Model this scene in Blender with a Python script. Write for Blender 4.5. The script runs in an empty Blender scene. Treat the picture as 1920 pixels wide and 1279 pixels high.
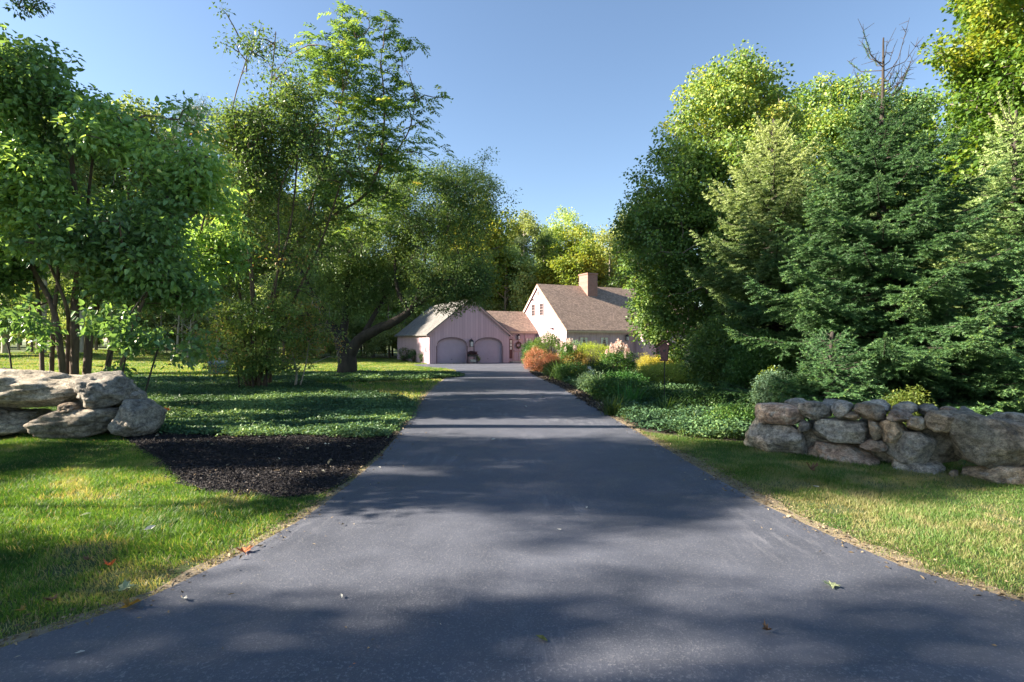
import bpy, bmesh, math, random
import numpy as np
from mathutils import Vector, Matrix
R = math.radians
rng = np.random.default_rng(7)
random.seed(7)
sc = bpy.context.scene
COL = sc.collection
H0 = 1.6          # eye height
# ------------------------------------------------------------------ terrain
def sm(t):
    t = np.clip(t, 0, 1); return t*t*(3-2*t)
def gz(x, y):
    x = np.asarray(x, float); y = np.asarray(y, float)
    z = -0.31*sm((y-15)/29) + 1.1*sm((-x-24)/26)*sm((y-20)/40)
    return z
def g(x, y): return float(gz(x, y))
def wp(px, Y, py=None):
    "direction through the picture -> a point of the place at depth Y"
    x = (px-960)/1000*Y
    return Vector((x, Y, g(x, Y) if py is None else H0-(py-640)/1000*Y))
def gp(px, py):
    Y = H0*1000/(py-640)
    for _ in range(6):
        Y = (H0-g((px-960)/1000*Y, Y))*1000/(py-640)
    return ((px-960)/1000*Y, Y)
# ------------------------------------------------------------------ basics
def tag(o, label=None, cat=None, group=None, kind=None):
    if label: o['label'] = label
    if cat: o['category'] = cat
    if group: o['group'] = group
    if kind: o['kind'] = kind
    return o
def thing(name, label, cat, loc=(0,0,0), rz=0, group=None):
    o = bpy.data.objects.new(name, None); COL.objects.link(o)
    o.empty_display_size = .2
    o.location = loc; o.rotation_euler = (0,0,rz)
    return tag(o, label, cat, group)
def link(name, me, mat=None, parent=None):
    o = bpy.data.objects.new(name, me); COL.objects.link(o)
    if mat is not None: me.materials.append(mat)
    if parent is not None: o.parent = parent
    return o
def npmesh(name, V, F, tint=None, smooth=False):
    V = np.asarray(V, np.float32).reshape(-1,3); F = np.asarray(F, np.int32); m, k = F.shape
    me = bpy.data.meshes.new(name)
    me.vertices.add(len(V)); me.vertices.foreach_set('co', V.ravel())
    me.loops.add(m*k); me.polygons.add(m)
    me.polygons.foreach_set('loop_start', np.arange(m, dtype=np.int32)*k)
    me.loops.foreach_set('vertex_index', F.ravel())
    if smooth: me.polygons.foreach_set('use_smooth', np.ones(m, bool))
    me.update(calc_edges=True)
    if tint is not None:
        a = me.attributes.new('tint', 'FLOAT', 'FACE'); a.data.foreach_set('value', np.asarray(tint, np.float32))
    return me
def pymesh(name, V, F, smooth=False):
    me = bpy.data.meshes.new(name); me.from_pydata([tuple(v) for v in V], [], F); me.update()
    if smooth:
        for p in me.polygons: p.use_smooth = True
    return me
def vnoise(P, seed=0, freq=1.0):
    P = np.asarray(P, float)*freq; i = np.floor(P).astype(np.int64); f = P-i; f = f*f*(3-2*f)
    out = 0
    for dx in (0,1):
        for dy in (0,1):
            for dz in (0,1):
                h = (i[...,0]+dx)*374761393+(i[...,1]+dy)*668265263+(i[...,2]+dz)*2147483647+seed*1274126177
                h = (h ^ (h >> 13))*1274126177 & 0xffffffff
                h = ((h ^ (h >> 16)) & 0xffff)/65535.0
                w = (f[...,0] if dx else 1-f[...,0])*(f[...,1] if dy else 1-f[...,1])*(f[...,2] if dz else 1-f[...,2])
                out = out+h*w
    return out
def inpoly(x, y, poly):
    x = np.asarray(x); y = np.asarray(y); c = np.zeros(x.shape, bool); n = len(poly)
    for i in range(n):
        x1, y1 = poly[i]; x2, y2 = poly[(i+1) % n]
        if y1 == y2: continue
        k = ((y1 > y) != (y2 > y)) & (x < (x2-x1)*(y-y1)/(y2-y1)+x1)
        c ^= k
    return c
# ------------------------------------------------------------------ node helper
def mat(name):
    m = bpy.data.materials.new(name); m.use_nodes = True
    nt = m.node_tree; b = nt.nodes['Principled BSDF']
    return m, nt, b
def N(nt, t, **kw):
    n = nt.nodes.new(t)
    for k, v in kw.items():
        if k in n.inputs: n.inputs[k].default_value = v
        else: setattr(n, k, v)
    return n
def ramp(nt, stops, src=None, interp='LINEAR'):
    r = nt.nodes.new('ShaderNodeValToRGB'); r.color_ramp.interpolation = interp
    e = r.color_ramp.elements
    while len(e) < len(stops): e.new(0.5)
    for i, (p, c) in enumerate(stops):
        e[i].position = p; e[i].color = (*c, 1) if len(c) == 3 else c
    if src is not None: nt.links.new(src, r.inputs[0])
    return r
def noise(nt, scale, detail=4, rough=.55, vec=None, dist=0):
    n = nt.nodes.new('ShaderNodeTexNoise'); n.inputs['Scale'].default_value = scale
    n.inputs['Detail'].default_value = detail; n.inputs['Roughness'].default_value = rough; n.inputs['Distortion'].default_value = dist
    if vec is not None: nt.links.new(vec, n.inputs['Vector'])
    return n
def coords(nt, scale=(1,1,1), obj=True, rot=(0,0,0)):
    t = nt.nodes.new('ShaderNodeTexCoord'); m = nt.nodes.new('ShaderNodeMapping')
    m.inputs['Scale'].default_value = scale; m.inputs['Rotation'].default_value = rot
    nt.links.new(t.outputs['Object' if obj else 'Generated'], m.inputs['Vector'])
    return m.outputs[0]
def mixc(nt, fac, a, b, mode='MIX'):
    m = nt.nodes.new('ShaderNodeMix'); m.data_type = 'RGBA'; m.blend_type = mode
    for s, v in ((m.inputs[0], fac), (m.inputs[6], a), (m.inputs[7], b)):
        if hasattr(v, 'is_output') or isinstance(v, bpy.types.NodeSocket): nt.links.new(v, s)
        elif isinstance(v, (int, float)): s.default_value = v
        else: s.default_value = (*v, 1)
    return m.outputs[2]
def bump(nt, b, h, strength=.4, dist=.01):
    n = nt.nodes.new('ShaderNodeBump'); n.inputs['Strength'].default_value = strength; n.inputs['Distance'].default_value = dist
    nt.links.new(h, n.inputs['Height']); nt.links.new(n.outputs[0], b.inputs['Normal'])
def plain(name, col, rough=.6, var=.15, scale=8, metal=0, bumps=0):
    m, nt, b = mat(name); v = coords(nt)
    n = noise(nt, scale, 5, .6, v)
    r = ramp(nt, [(.3, [c*(1-var) for c in col]), (.7, [min(1, c*(1+var)) for c in col])], n.outputs[0])
    nt.links.new(r.outputs[0], b.inputs['Base Color']); b.inputs['Roughness'].default_value = rough; b.inputs['Metallic'].default_value = metal
    if bumps: bump(nt, b, noise(nt, scale*6, 4, .6, v).outputs[0], bumps, .01)
    return m
def leafmat(name, stops, trans=.4, tcol=(1.25,1.12,.5), rough=.45, spec=.35, objvar=.12, gain=None, ds=None):
    "tint: one number per leaf; the leaf lets light through"
    m, nt, b = mat(name); L = nt.links
    if gain is None: gain = 1.75 if max(stops[len(stops)//2][1]) < .13 and trans > .1 else 1.0
    g0 = gain; gain *= 1.36 if g0 != 1 else 1.12
    if ds is None: ds = .20 if g0 != 1 else .05
    stops = [(p, tuple(min(.75, (q*(1-ds)+(.3*c[0]+.6*c[1]+.1*c[2])*ds*(1.15 if i == 0 else .85))*gain) for i, q in enumerate(c))) for p, c in stops]
    a = N(nt, 'ShaderNodeAttribute', attribute_name='tint')
    r = ramp(nt, stops, a.outputs['Fac'])
    oi = N(nt, 'ShaderNodeObjectInfo')
    hs = N(nt, 'ShaderNodeHueSaturation')
    mr = N(nt, 'ShaderNodeMapRange'); mr.inputs['To Min'].default_value = 1-objvar*1.6; mr.inputs['To Max'].default_value = 1+objvar*1.6
    L.new(oi.outputs['Random'], mr.inputs['Value']); L.new(mr.outputs[0], hs.inputs['Value'])
    mh = N(nt, 'ShaderNodeMapRange'); mh.inputs['To Min'].default_value = .5-objvar*.12; mh.inputs['To Max'].default_value = .5+objvar*.12
    ml = N(nt, 'ShaderNodeMath', operation='FRACT'); m2 = N(nt, 'ShaderNodeMath', operation='MULTIPLY'); m2.inputs[1].default_value = 17.31
    L.new(oi.outputs['Random'], m2.inputs[0]); L.new(m2.outputs[0], ml.inputs[0]); L.new(ml.outputs[0], mh.inputs['Value']); L.new(mh.outputs[0], hs.inputs['Hue'])
    L.new(r.outputs[0], hs.inputs['Color'])
    L.new(hs.outputs[0], b.inputs['Base Color']); b.inputs['Roughness'].default_value = rough; b.inputs['Specular IOR Level'].default_value = spec
    t = N(nt, 'ShaderNodeBsdfTranslucent'); tc = mixc(nt, 1.0, hs.outputs[0], tcol, 'MULTIPLY'); L.new(tc, t.inputs['Color'])
    mx = N(nt, 'ShaderNodeMixShader'); mx.inputs[0].default_value = trans
    L.new(b.outputs[0], mx.inputs[1]); L.new(t.outputs[0], mx.inputs[2])
    L.new(mx.outputs[0], nt.nodes['Material Output'].inputs['Surface'])
    return m
# ------------------------------------------------------------------ palette
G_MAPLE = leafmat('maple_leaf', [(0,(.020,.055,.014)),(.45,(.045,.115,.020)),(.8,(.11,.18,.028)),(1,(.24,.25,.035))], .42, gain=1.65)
G_LILAC = leafmat('broad_leaf', [(0,(.022,.065,.022)),(.5,(.045,.125,.028)),(.85,(.095,.20,.03)),(1,(.20,.25,.04))], .45, rough=.34, spec=.65, gain=2.4, ds=.25)
G_CLUMP = leafmat('small_leaf', [(0,(.024,.062,.02)),(.5,(.046,.115,.028)),(.85,(.12,.19,.035)),(.98,(.22,.22,.04)),(1,(.24,.13,.03))], .42, gain=1.8)
G_COMP = leafmat('compound_leaf', [(0,(.04,.10,.03)),(.5,(.075,.17,.04)),(.9,(.16,.26,.04)),(1,(.34,.30,.06))], .5, objvar=0, gain=1.5)
G_APPLE = leafmat('apple_leaf', [(0,(.03,.075,.026)),(.6,(.065,.14,.034)),(1,(.13,.19,.045))], .38, gain=1.65)
G_YELLOW = leafmat('yellow_maple_leaf', [(0,(.05,.11,.022)),(.5,(.12,.22,.03)),(1,(.32,.34,.045))], .45, ds=.03)
G_BACK = leafmat('wood_leaf', [(0,(.04,.08,.022)),(.5,(.075,.125,.034)),(1,(.14,.19,.05))], .45, objvar=.3, gain=2.3)
G_LIME = leafmat('lime_leaf', [(0,(.10,.18,.03)),(.5,(.19,.27,.04)),(1,(.34,.32,.05))], .45, objvar=0)
G_PINE = leafmat('pine_needle', [(0,(.02,.05,.022)),(1,(.07,.12,.04))], .15, objvar=.15)
G_SPRUCE = leafmat('spruce_needle', [(0,(.015,.043,.022)),(.55,(.044,.098,.036)),(1,(.18,.26,.055))], .25, (1.2,1.2,.5), rough=.5, gain=1.8, ds=0)
G_SPRUCE2 = leafmat('pale_spruce_needle', [(0,(.025,.060,.024)),(.5,(.08,.14,.045)),(1,(.32,.37,.15))], .25, (1.2,1.2,.5), rough=.5, gain=1.4, ds=.05)
G_GRASS = leafmat('grass_blade', [(0,(.03,.085,.018)),(.5,(.065,.165,.024)),(.85,(.14,.27,.035)),(1,(.36,.31,.15))], .45, rough=.5, objvar=0)
G_DRYGRASS = leafmat('dry_grass_blade', [(0,(.035,.095,.02)),(.5,(.07,.155,.028)),(.8,(.125,.21,.04)),(1,(.30,.26,.13))], .42, rough=.5, objvar=0)
G_IVY = leafmat('ground_leaf', [(0,(.016,.05,.022)),(.5,(.035,.095,.035)),(.9,(.08,.17,.045)),(1,(.14,.22,.06))], .25, rough=.5, spec=.25, objvar=0, gain=1.5)
G_BLUE = leafmat('blue_green_leaf', [(0,(.03,.07,.04)),(.6,(.06,.125,.06)),(1,(.14,.22,.11))], .3, objvar=.1)
G_BED = leafmat('perennial_leaf', [(0,(.03,.08,.02)),(.6,(.07,.16,.035)),(1,(.17,.25,.05))], .35, objvar=.25)
G_ORANGE = leafmat('barberry_leaf', [(0,(.20,.075,.04)),(.5,(.42,.17,.09)),(1,(.58,.30,.15))], .35, (1.1,1,.7), objvar=.1)
G_CHART = leafmat('chartreuse_leaf', [(0,(.16,.26,.02)),(.5,(.36,.46,.03)),(1,(.55,.58,.05))], .4, (1.1,1.1,.4), objvar=0)
G_GOLD = leafmat('golden_leaf', [(0,(.18,.20,.03)),(.5,(.42,.40,.05)),(1,(.60,.50,.09))], .4, (1.1,1.1,.4), objvar=.1)
G_PINK = leafmat('pink_petal', [(0,(.55,.24,.20)),(.5,(.74,.44,.37)),(1,(.85,.70,.62))], .35, (1,1,1), objvar=.05)
G_WHITE = leafmat('white_petal', [(0,(.55,.6,.62)),(1,(.8,.82,.82))], .3, (1,1,1), objvar=0)
G_DARKPL = leafmat('dark_purple_leaf', [(0,(.03,.015,.02)),(1,(.08,.04,.04))], .2, (1,1,1), objvar=0)
def bark(name, c1, c2, s=6):
    m, nt, b = mat(name); v = coords(nt, (1,1,.25))
    n = noise(nt, s, 8, .7, v, .6); r = ramp(nt, [(.3, c1), (.7, c2)], n.outputs[0])
    nt.links.new(r.outputs[0], b.inputs['Base Color']); b.inputs['Roughness'].default_value = .9
    bump(nt, b, noise(nt, s*5, 6, .7, v).outputs[0], .8, .02)
    return m
B_GREY = bark('grey_bark', (.06,.05,.04), (.21,.18,.145))
B_BROWN = bark('brown_bark', (.05,.034,.025), (.17,.12,.085))
B_PALE = bark('pale_bark', (.20,.17,.13), (.50,.44,.36), 5)
B_DARK = bark('dark_bark', (.018,.014,.012), (.065,.052,.042))
# ------------------------------------------------------------------ mesh builders
def tubes(A, B, ra, rb, sides=5):
    "one tapered tube for each pair of points"
    A = np.asarray(A,float); B = np.asarray(B,float); n = len(A)
    d = B-A; L = np.linalg.norm(d, axis=1, keepdims=True)+1e-9; d = d/L
    ref = np.where(np.abs(d[:,2:3]) < .9, np.array([[0,0,1.]]), np.array([[1.,0,0]]))
    u = np.cross(d, ref); u /= np.linalg.norm(u, axis=1, keepdims=True)+1e-9; w = np.cross(d, u)
    th = np.arange(sides)*2*np.pi/sides
    ring = u[:,None,:]*np.cos(th)[None,:,None]+w[:,None,:]*np.sin(th)[None,:,None]
    ra = np.broadcast_to(np.asarray(ra,float),(n,)); rb = np.broadcast_to(np.asarray(rb,float),(n,))
    V = np.concatenate([A[:,None,:]-d[:,None,:]*0.25*ra[:,None,None]+ring*ra[:,None,None], B[:,None,:]+ring*rb[:,None,None]], 1).reshape(-1,3)
    base = (np.arange(n)*2*sides)[:,None]; k = np.arange(sides); k2 = (k+1) % sides
    F = np.stack([base+k, base+k2, base+sides+k2, base+sides+k], -1).reshape(-1,4)
    return V, F
def tube_path(P, Rr, sides=10):
    "one continuous tube through the points"
    P = np.asarray(P,float); Rr = np.asarray(Rr,float); n = len(P)
    T = np.gradient(P, axis=0); T /= np.linalg.norm(T, axis=1, keepdims=True)+1e-9
    V = []; u = np.cross(T[0], [0.3,1,0.1]); u /= np.linalg.norm(u)
    th = np.arange(sides)*2*np.pi/sides
    for i in range(n):
        u = u-T[i]*np.dot(u,T[i]); u /= np.linalg.norm(u)+1e-9; w = np.cross(T[i],u)
        V.append(P[i]+(np.cos(th)[:,None]*u+np.sin(th)[:,None]*w)*Rr[i])
    V = np.concatenate(V); k = np.arange(sides); k2 = (k+1) % sides
    F = np.concatenate([np.stack([i*sides+k, i*sides+k2, (i+1)*sides+k2, (i+1)*sides+k], -1) for i in range(n-1)])
    return V, F
def join(parts):
    Vs, Fs, o = [], [], 0
    for V, F in parts:
        Vs.append(V); Fs.append(np.asarray(F)+o); o += len(V)
    return np.concatenate(Vs), np.concatenate(Fs)
def unit(a): return a/(np.linalg.norm(a, axis=-1, keepdims=True)+1e-9)
def leaves(P, D, Nn, L, W, kind='leaf', fold=.25):
    "P root, D axis, Nn up side; leaf = 2 triangles folded along the midrib, broad = 2 quads"
    D = unit(D); S = unit(np.cross(D, Nn)); U = np.cross(S, D); L = L[:,None]; W = W[:,None]; n = len(P)
    if kind == 'leaf':
        V = np.stack([P, P+D*L*.45+S*W*.5+U*W*fold, P+D*L, P+D*L*.45-S*W*.5+U*W*fold], 1).reshape(-1,3)
        b = (np.arange(n)*4)[:,None]
        return V, np.concatenate([b+[0,1,2], b+[0,2,3]], 1).reshape(-1,3), 2
    V = np.stack([P, P+D*L*.18+S*W*.46+U*W*fold, P+D*L*.55+S*W*.42+U*W*fold*.7-U*L*.03, P+D*L-U*L*.12,
                  P+D*L*.55-S*W*.42+U*W*fold*.7-U*L*.03, P+D*L*.18-S*W*.46+U*W*fold], 1).reshape(-1,3)
    b = (np.arange(n)*6)[:,None]
    return V, np.concatenate([b+[0,1,2,3], b+[0,3,4,5]], 1).reshape(-1,4), 2
def clump_leaves(C, rad, per, L, asp=.55, kind='leaf', flat=.7, droop=.35, tintC=None, tvar=.25, keep=None, outward=None):
    n = len(C)*per; ci = np.repeat(np.arange(len(C)), per)
    q = rng.normal(size=(n,3)); q = unit(q)*(rng.random((n,1))**.5); q[:,2] *= flat
    P = C[ci]+q*np.asarray(rad)[ci][:,None]
    D = unit(q+rng.normal(size=(n,3))*.45-np.array([0,0,droop])); Nn = unit(np.array([0,0,1.])+rng.normal(size=(n,3))*.55)
    l = L*(.65+.6*rng.random(n)); V, F, k = leaves(P, D, Nn, l, l*asp*(.8+.4*rng.random(n)), kind)
    t = np.clip((tintC[ci] if tintC is not None else .4)+rng.normal(size=n)*tvar*.6, 0, 1)
    return V, F, np.repeat(t, k)
def ell(px, py, Y, rx, ry, rd, w=1., shift=0, dY=0):
    "crown lobe: seen place, depth, seen half sizes, half depth in m, weight, tint shift"
    c = wp(px, Y+dY, py); k = (Y+dY)/1000
    return (np.array(c), np.array([rx*k, rd, ry*k]), w, shift)
def sample_clumps(ells, n, shell=.45, holes=.0, seed=1, hf=.55):
    out, sh = [], []
    wts = np.array([e[2]*np.prod(e[1])**.6 for e in ells]); cnt = np.maximum(1, (wts/wts.sum()*n).astype(int))
    for e, c in zip(ells, cnt):
        k = c*3 if holes else c
        d = unit(rng.normal(size=(k,3))); r = (shell**3+(1-shell**3)*rng.random(k))**(1/3)
        r = r*(.82+.36*vnoise(d*2+seed, seed))
        P = e[0]+d*r[:,None]*e[1]
        if holes:
            o = np.argsort(-(vnoise(P, seed+5, hf)+.25*rng.random(k)))[:c]; P = P[o]
        out.append(P); sh.append(np.full(len(P), e[3]))
    return np.concatenate(out), np.concatenate(sh)
def smooth_path(pts, sub=5, wob=.0):
    P = np.asarray([p[:3] for p in pts],float); r = np.asarray([p[3] for p in pts],float)
    n = len(P); t = np.linspace(0, n-1, (n-1)*sub+1); out = []; rr = []
    for a in t:
        i = min(int(a), n-2); f = a-i
        p0, p1, p2, p3 = P[max(i-1,0)], P[i], P[i+1], P[min(i+2,n-1)]
        out.append(.5*((2*p1)+(-p0+p2)*f+(2*p0-5*p1+4*p2-p3)*f*f+(-p0+3*p1-3*p2+p3)*f**3)); rr.append(r[i]*(1-f)+r[i+1]*f)
    out = np.array(out)
    if wob: out[1:] += (rng.normal(size=out[1:].shape)*wob*np.array(rr)[1:,None])
    return out, np.array(rr)
def skeleton(limbs, C, twig=.012, rmax=.05, jit=.12, seg=4):
    "limbs: smooth paths; every clump is joined to the nearest wood by a bent branch"
    parts = []; nodes = []; 
    for (P, r) in limbs:
        parts.append(tube_path(P, r, 12 if r[0] > .06 else 7)); nodes.append(P)
    nodes = np.concatenate(nodes); ext = [nodes]; cur = nodes
    o = np.argsort(np.min(np.linalg.norm(C[:,None,:]-nodes[None,::3,:], axis=2), axis=1))
    A, B, ra, rb = [], [], [], []
    for idx in o:
        c = C[idx]; d = c-cur; dist = np.linalg.norm(d, axis=1); cost = dist+np.maximum(0, -d[:,2])*1.5
        j = int(np.argmin(cost)); p = cur[j]; L = dist[j]
        if L < .05: continue
        k = max(2, min(seg, int(L/.35)+1)); pts = [p]
        up = np.array([0,0,.12*L])
        for s in range(1, k+1):
            f = s/k; pts.append(p+(c-p)*f+up*math.sin(math.pi*f)+(rng.normal(size=3)*jit*L/k if s < k else 0))
        r0 = min(rmax, twig+.011*L)
        for s in range(k):
            A.append(pts[s]); B.append(pts[s+1]); ra.append(r0*(1-.7*s/k)+.002); rb.append(r0*(1-.7*(s+1)/k)+.002)
        cur = np.concatenate([cur, np.array(pts[1:])])
    if A: parts.append(tubes(A, B, ra, rb, 5))
    return join(parts)
def twigs_in(C, rad, per, r=.004):
    ci = np.repeat(np.arange(len(C)), per); d = unit(rng.normal(size=(len(ci),3))+[0,0,.4]); l = np.asarray(rad)[ci]*(.6+.5*rng.random(len(ci)))
    return tubes(C[ci], C[ci]+d*l[:,None], r, r*.4, 3)
def tree(name, label, cat, base, limbs, ells, nclump, per, leafL, lm, bm, crad=.5, asp=.55, kind='leaf', holes=.0, group=None,
         shell=.45, tint=.4, tvar=.3, twig_n=3, rmax=.05, tw=.012, hf=.55, droop=.35, seed=1, extra=None, topt=0.0, flat=.7, jit=.12):
    root = thing(name, label, cat, base, group=group); b = np.array(base)
    C, sh = sample_clumps(ells, nclump, shell, holes, seed, hf)
    rad = crad*(.6+.7*rng.random(len(C)))
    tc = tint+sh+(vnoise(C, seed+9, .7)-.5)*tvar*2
    if topt: tc = tc+topt*(C[:,2]-C[:,2].mean())/(np.ptp(C[:,2])+.1)
    V, F = skeleton([smooth_path([tuple(q) for q in l], 5, .05) for l in limbs], C, tw, rmax, jit)
    if twig_n: V, F = join([(V, F), twigs_in(C, rad, twig_n)])
    link('trunk', npmesh('trunk', V-b, F, smooth=True), bm, root)
    V, F, t = clump_leaves(C, rad, per, leafL, asp, kind, flat, droop, tc)
    if extra is not None:
        V2, F2, t2 = extra; F2 = np.asarray(F2)
        F = np.concatenate([F, F2+len(V)]); V = np.concatenate([V, V2]); t = np.concatenate([t, t2])
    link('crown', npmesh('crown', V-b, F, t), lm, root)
    return root
def copy_tree(o, parent=None):
    c = o.copy(); COL.objects.link(c); c.parent = parent
    for ch in list(o.children): copy_tree(ch, c)
    return c
#@@GROUND
# ------------------------------------------------------------------ outlines on the ground
L_EDGE = [(-6.2,1.55),(-4.3,2.05),(-3.2,2.45),(-2.63,2.75),(-2.27,3.2),(-2.03,3.9),(-1.88,4.64),(-1.82,5.2),(-1.80,6.04),(-1.80,7.27),(-2.02,10.3),(-2.52,16),(-2.9,23),(-3.25,31.2),(-3.55,33.2),(-4.6,35.6),(-6.6,39),(-8.0,42.2),(-7.0,43.9)]
R_EDGE = [(7.5,1.55),(5.2,2.15),(4.0,2.7),(3.1,3.23),(2.75,3.72),(2.59,4.32),(2.41,5.25),(2.31,6.81),(2.19,9.14),(2.01,11.85),(1.68,18.9),(1.2,25),(1.0,30),(1.15,33.5),(1.9,38),(2.6,43),(2.5,47.6)]
DRIVE = L_EDGE+[(-.24,47.1),(-.2,47.8)]+R_EDGE[::-1]
MULCH = [(-6.6,8.9),(-6.1,9.4),(-4.5,8.9),(-3.4,9.15),(-2.4,8.75),(-1.98,9.0),(-1.9,8.2),(-1.86,7.0),(-1.9,6.2),(-1.98,5.55),(-2.3,5.35),(-3.2,5.6),(-3.95,6.25),(-4.9,7.3),(-5.8,8.2)]
IVY = [(-7.0,9.5),(-6.1,9.15),(-4.5,8.75),(-3.4,8.95),(-2.4,8.55),(-2.0,8.8),(-2.15,11.6),(-2.5,13.6),(-3.4,15.2),(-4.9,16.4),(-6,18.6),(-8.5,21),(-12,23.5),(-17,25),(-24,24.5),(-24,11),(-12,10)]
ISLE = [(-7.0+4.6*math.cos(a)+.4*math.sin(3*a), 24.6+3.6*math.sin(a)+.2*math.cos(2*a)) for a in np.linspace(0, 2*np.pi, 24, endpoint=False)]
COVER = [(2.35,9.3),(2.9,8.75),(3.6,8.45),(4.2,8.3),(6,8.6),(12,8),(16,10),(16,18),(7,24),(3.6,31),(2.0,31),(1.75,26),(2.1,19),(2.5,14),(2.25,11)]
EDGING = [(2.02,11.9),(2.30,12.3),(2.2,15),(2.0,19),(1.6,25.5),(1.45,29.8),(1.02,30),(1.22,25),(1.70,18.9)]
def sheet(name, outline, dz, m, step=.5, kind='structure', label=None, jit=0):
    P = [Vector((x,y,0)) for x,y in outline]
    bm = bmesh.new(); vs = [bm.verts.new(p) for p in P]; f = bm.faces.new(vs)
    bmesh.ops.triangulate(bm, faces=[f])
    x0, x1 = min(p.x for p in P), max(p.x for p in P); y0, y1 = min(p.y for p in P), max(p.y for p in P)
    for k in np.arange(math.ceil(y0/step)*step, y1, step):
        bmesh.ops.bisect_plane(bm, geom=bm.verts[:]+bm.edges[:]+bm.faces[:], plane_co=(0,k,0), plane_no=(0,1,0))
    for v in bm.verts: v.co.z = g(v.co.x, v.co.y)+dz
    bm.normal_update()
    for f in bm.faces:
        if f.normal.z < 0: f.normal_flip()
    me = bpy.data.meshes.new(name); bm.to_mesh(me); bm.free()
    o = link(name, me, m); tag(o, label, None, None, kind); return o
def dense(poly, n=.35, wob=.03, seed=0):
    out = []
    r = np.random.default_rng(seed)
    for i in range(len(poly)):
        a = np.array(poly[i]); b = np.array(poly[(i+1) % len(poly)]); L = np.linalg.norm(b-a); k = max(1, int(L/n))
        nrm = np.array([-(b-a)[1], (b-a)[0]])/(L+1e-6)
        for j in range(k): out.append(tuple(a+(b-a)*j/k+nrm*(r.normal()*wob)))
    return out
# ground sheet
xs = np.unique(np.concatenate([np.linspace(-900,-80,12), np.arange(-80,80,2.), np.linspace(80,900,12)]))
ys = np.unique(np.concatenate([np.linspace(-300,-20,8), np.arange(-20,110,2.), np.linspace(110,1500,16)]))
X, Y = np.meshgrid(xs, ys); nx, ny = len(xs), len(ys)
V = np.stack([X, Y, gz(X, Y)], -1).reshape(-1,3)
i = (np.arange(ny-1)[:,None]*nx+np.arange(nx-1)[None,:]).ravel()
m, nt, b = mat('turf_soil'); v = coords(nt)
n1 = noise(nt, .35, 5, .6, v); n2 = noise(nt, 14, 6, .7, v); n3 = noise(nt, 90, 4, .7, v)
c1 = ramp(nt, [(.35,(.045,.085,.018)),(.65,(.10,.15,.030))], n1.outputs[0])
c2 = mixc(nt, ramp(nt, [(.52,(0,0,0)),(.72,(1,1,1))], n2.outputs[0]).outputs[0], c1.outputs[0], (.13,.105,.055))
c3 = mixc(nt, .5, c2, ramp(nt, [(.3,(.3,.3,.3)),(.7,(1,1,1))], n3.outputs[0]).outputs[0], 'MULTIPLY')
nt.links.new(c3, b.inputs['Base Color']); b.inputs['Roughness'].default_value = .95; bump(nt, b, n3.outputs[0], .8, .02)
tag(link('ground', npmesh('ground', V, np.stack([i,i+1,i+1+nx,i+nx],-1), smooth=True), m), kind='structure')
# asphalt
def asphalt(name, base, speck, coarse, marks=True):
    m, nt, b = mat(name); L = nt.links; v = coords(nt)
    big = noise(nt, .35, 4, .55, v); mid = noise(nt, 2.2, 5, .6, v, .4); fine = noise(nt, coarse, 3, .75, v)
    vo = N(nt, 'ShaderNodeTexVoronoi'); vo.inputs['Scale'].default_value = coarse*.8; L.new(v, vo.inputs['Vector'])
    c = ramp(nt, [(.3,[x*.78 for x in base]),(.7,[x*1.25 for x in base])], big.outputs[0]).outputs[0]
    c = mixc(nt, .5, c, ramp(nt, [(.3,(.72,.72,.72)),(.75,(1.25,1.25,1.25))], mid.outputs[0]).outputs[0], 'MULTIPLY')
    c = mixc(nt, ramp(nt, [(.54,(0,0,0)),(.68,(1,1,1))], fine.outputs[0]).outputs[0], c, speck)
    sp = N(nt, 'ShaderNodeTexVoronoi'); sp.inputs['Scale'].default_value = 26; L.new(v, sp.inputs['Vector'])
    c = mixc(nt, ramp(nt, [(.02,(.5,.5,.5)),(.035,(0,0,0))], sp.outputs['Distance']).outputs[0], c, [x*2.2 for x in speck])
    if marks:   # worn scuffs from turning tyres, bound to the surface
        v2 = coords(nt, (2.6,.45,1), rot=(0,0,R(-52))); s = noise(nt, 3.0, 7, .75, v2, .3)
        v3 = coords(nt, (1,1,1)); a = noise(nt, .55, 2, .5, v3)
        f = mixc(nt, 1, ramp(nt, [(.50,(0,0,0)),(.66,(.45,.45,.45))], s.outputs[0]).outputs[0], ramp(nt, [(.5,(0,0,0)),(.62,(1,1,1))], a.outputs[0]).outputs[0], 'MULTIPLY')
        c = mixc(nt, f, c, [x*1.5 for x in speck])
    L.new(c, b.inputs['Base Color']); b.inputs['Roughness'].default_value = .62; b.inputs['Specular IOR Level'].default_value = .35
    L.new(ramp(nt, [(.3,(.5,.5,.5)),(.7,(.72,.72,.72))], mid.outputs[0]).outputs[0], b.inputs['Roughness'])
    bump(nt, b, fine.outputs[0], .7, .006)
    return m
M_ASPH = asphalt('driveway_asphalt', (.069,.077,.100), (.155,.158,.175), 80)
M_ROAD = asphalt('street_asphalt', (.070,.078,.102), (.175,.18,.20), 60, False)
sheet('driveway', DRIVE, .02, M_ASPH, 1.0)
sheet('street', dense([(-70,-6.5),(70,-6.5),(70,2.62),(-70,2.62)], 2.0, .015, 5), .026, M_ROAD, 50)
M_SAND = plain('sandy_soil', (.19,.155,.105), .95, .35, 18, bumps=.6)
M_MULCH = plain('black_mulch', (.018,.016,.018), .95, .5, 30, bumps=1)
M_SOIL = plain('bed_soil', (.045,.035,.025), .95, .4, 14, bumps=1)
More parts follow.
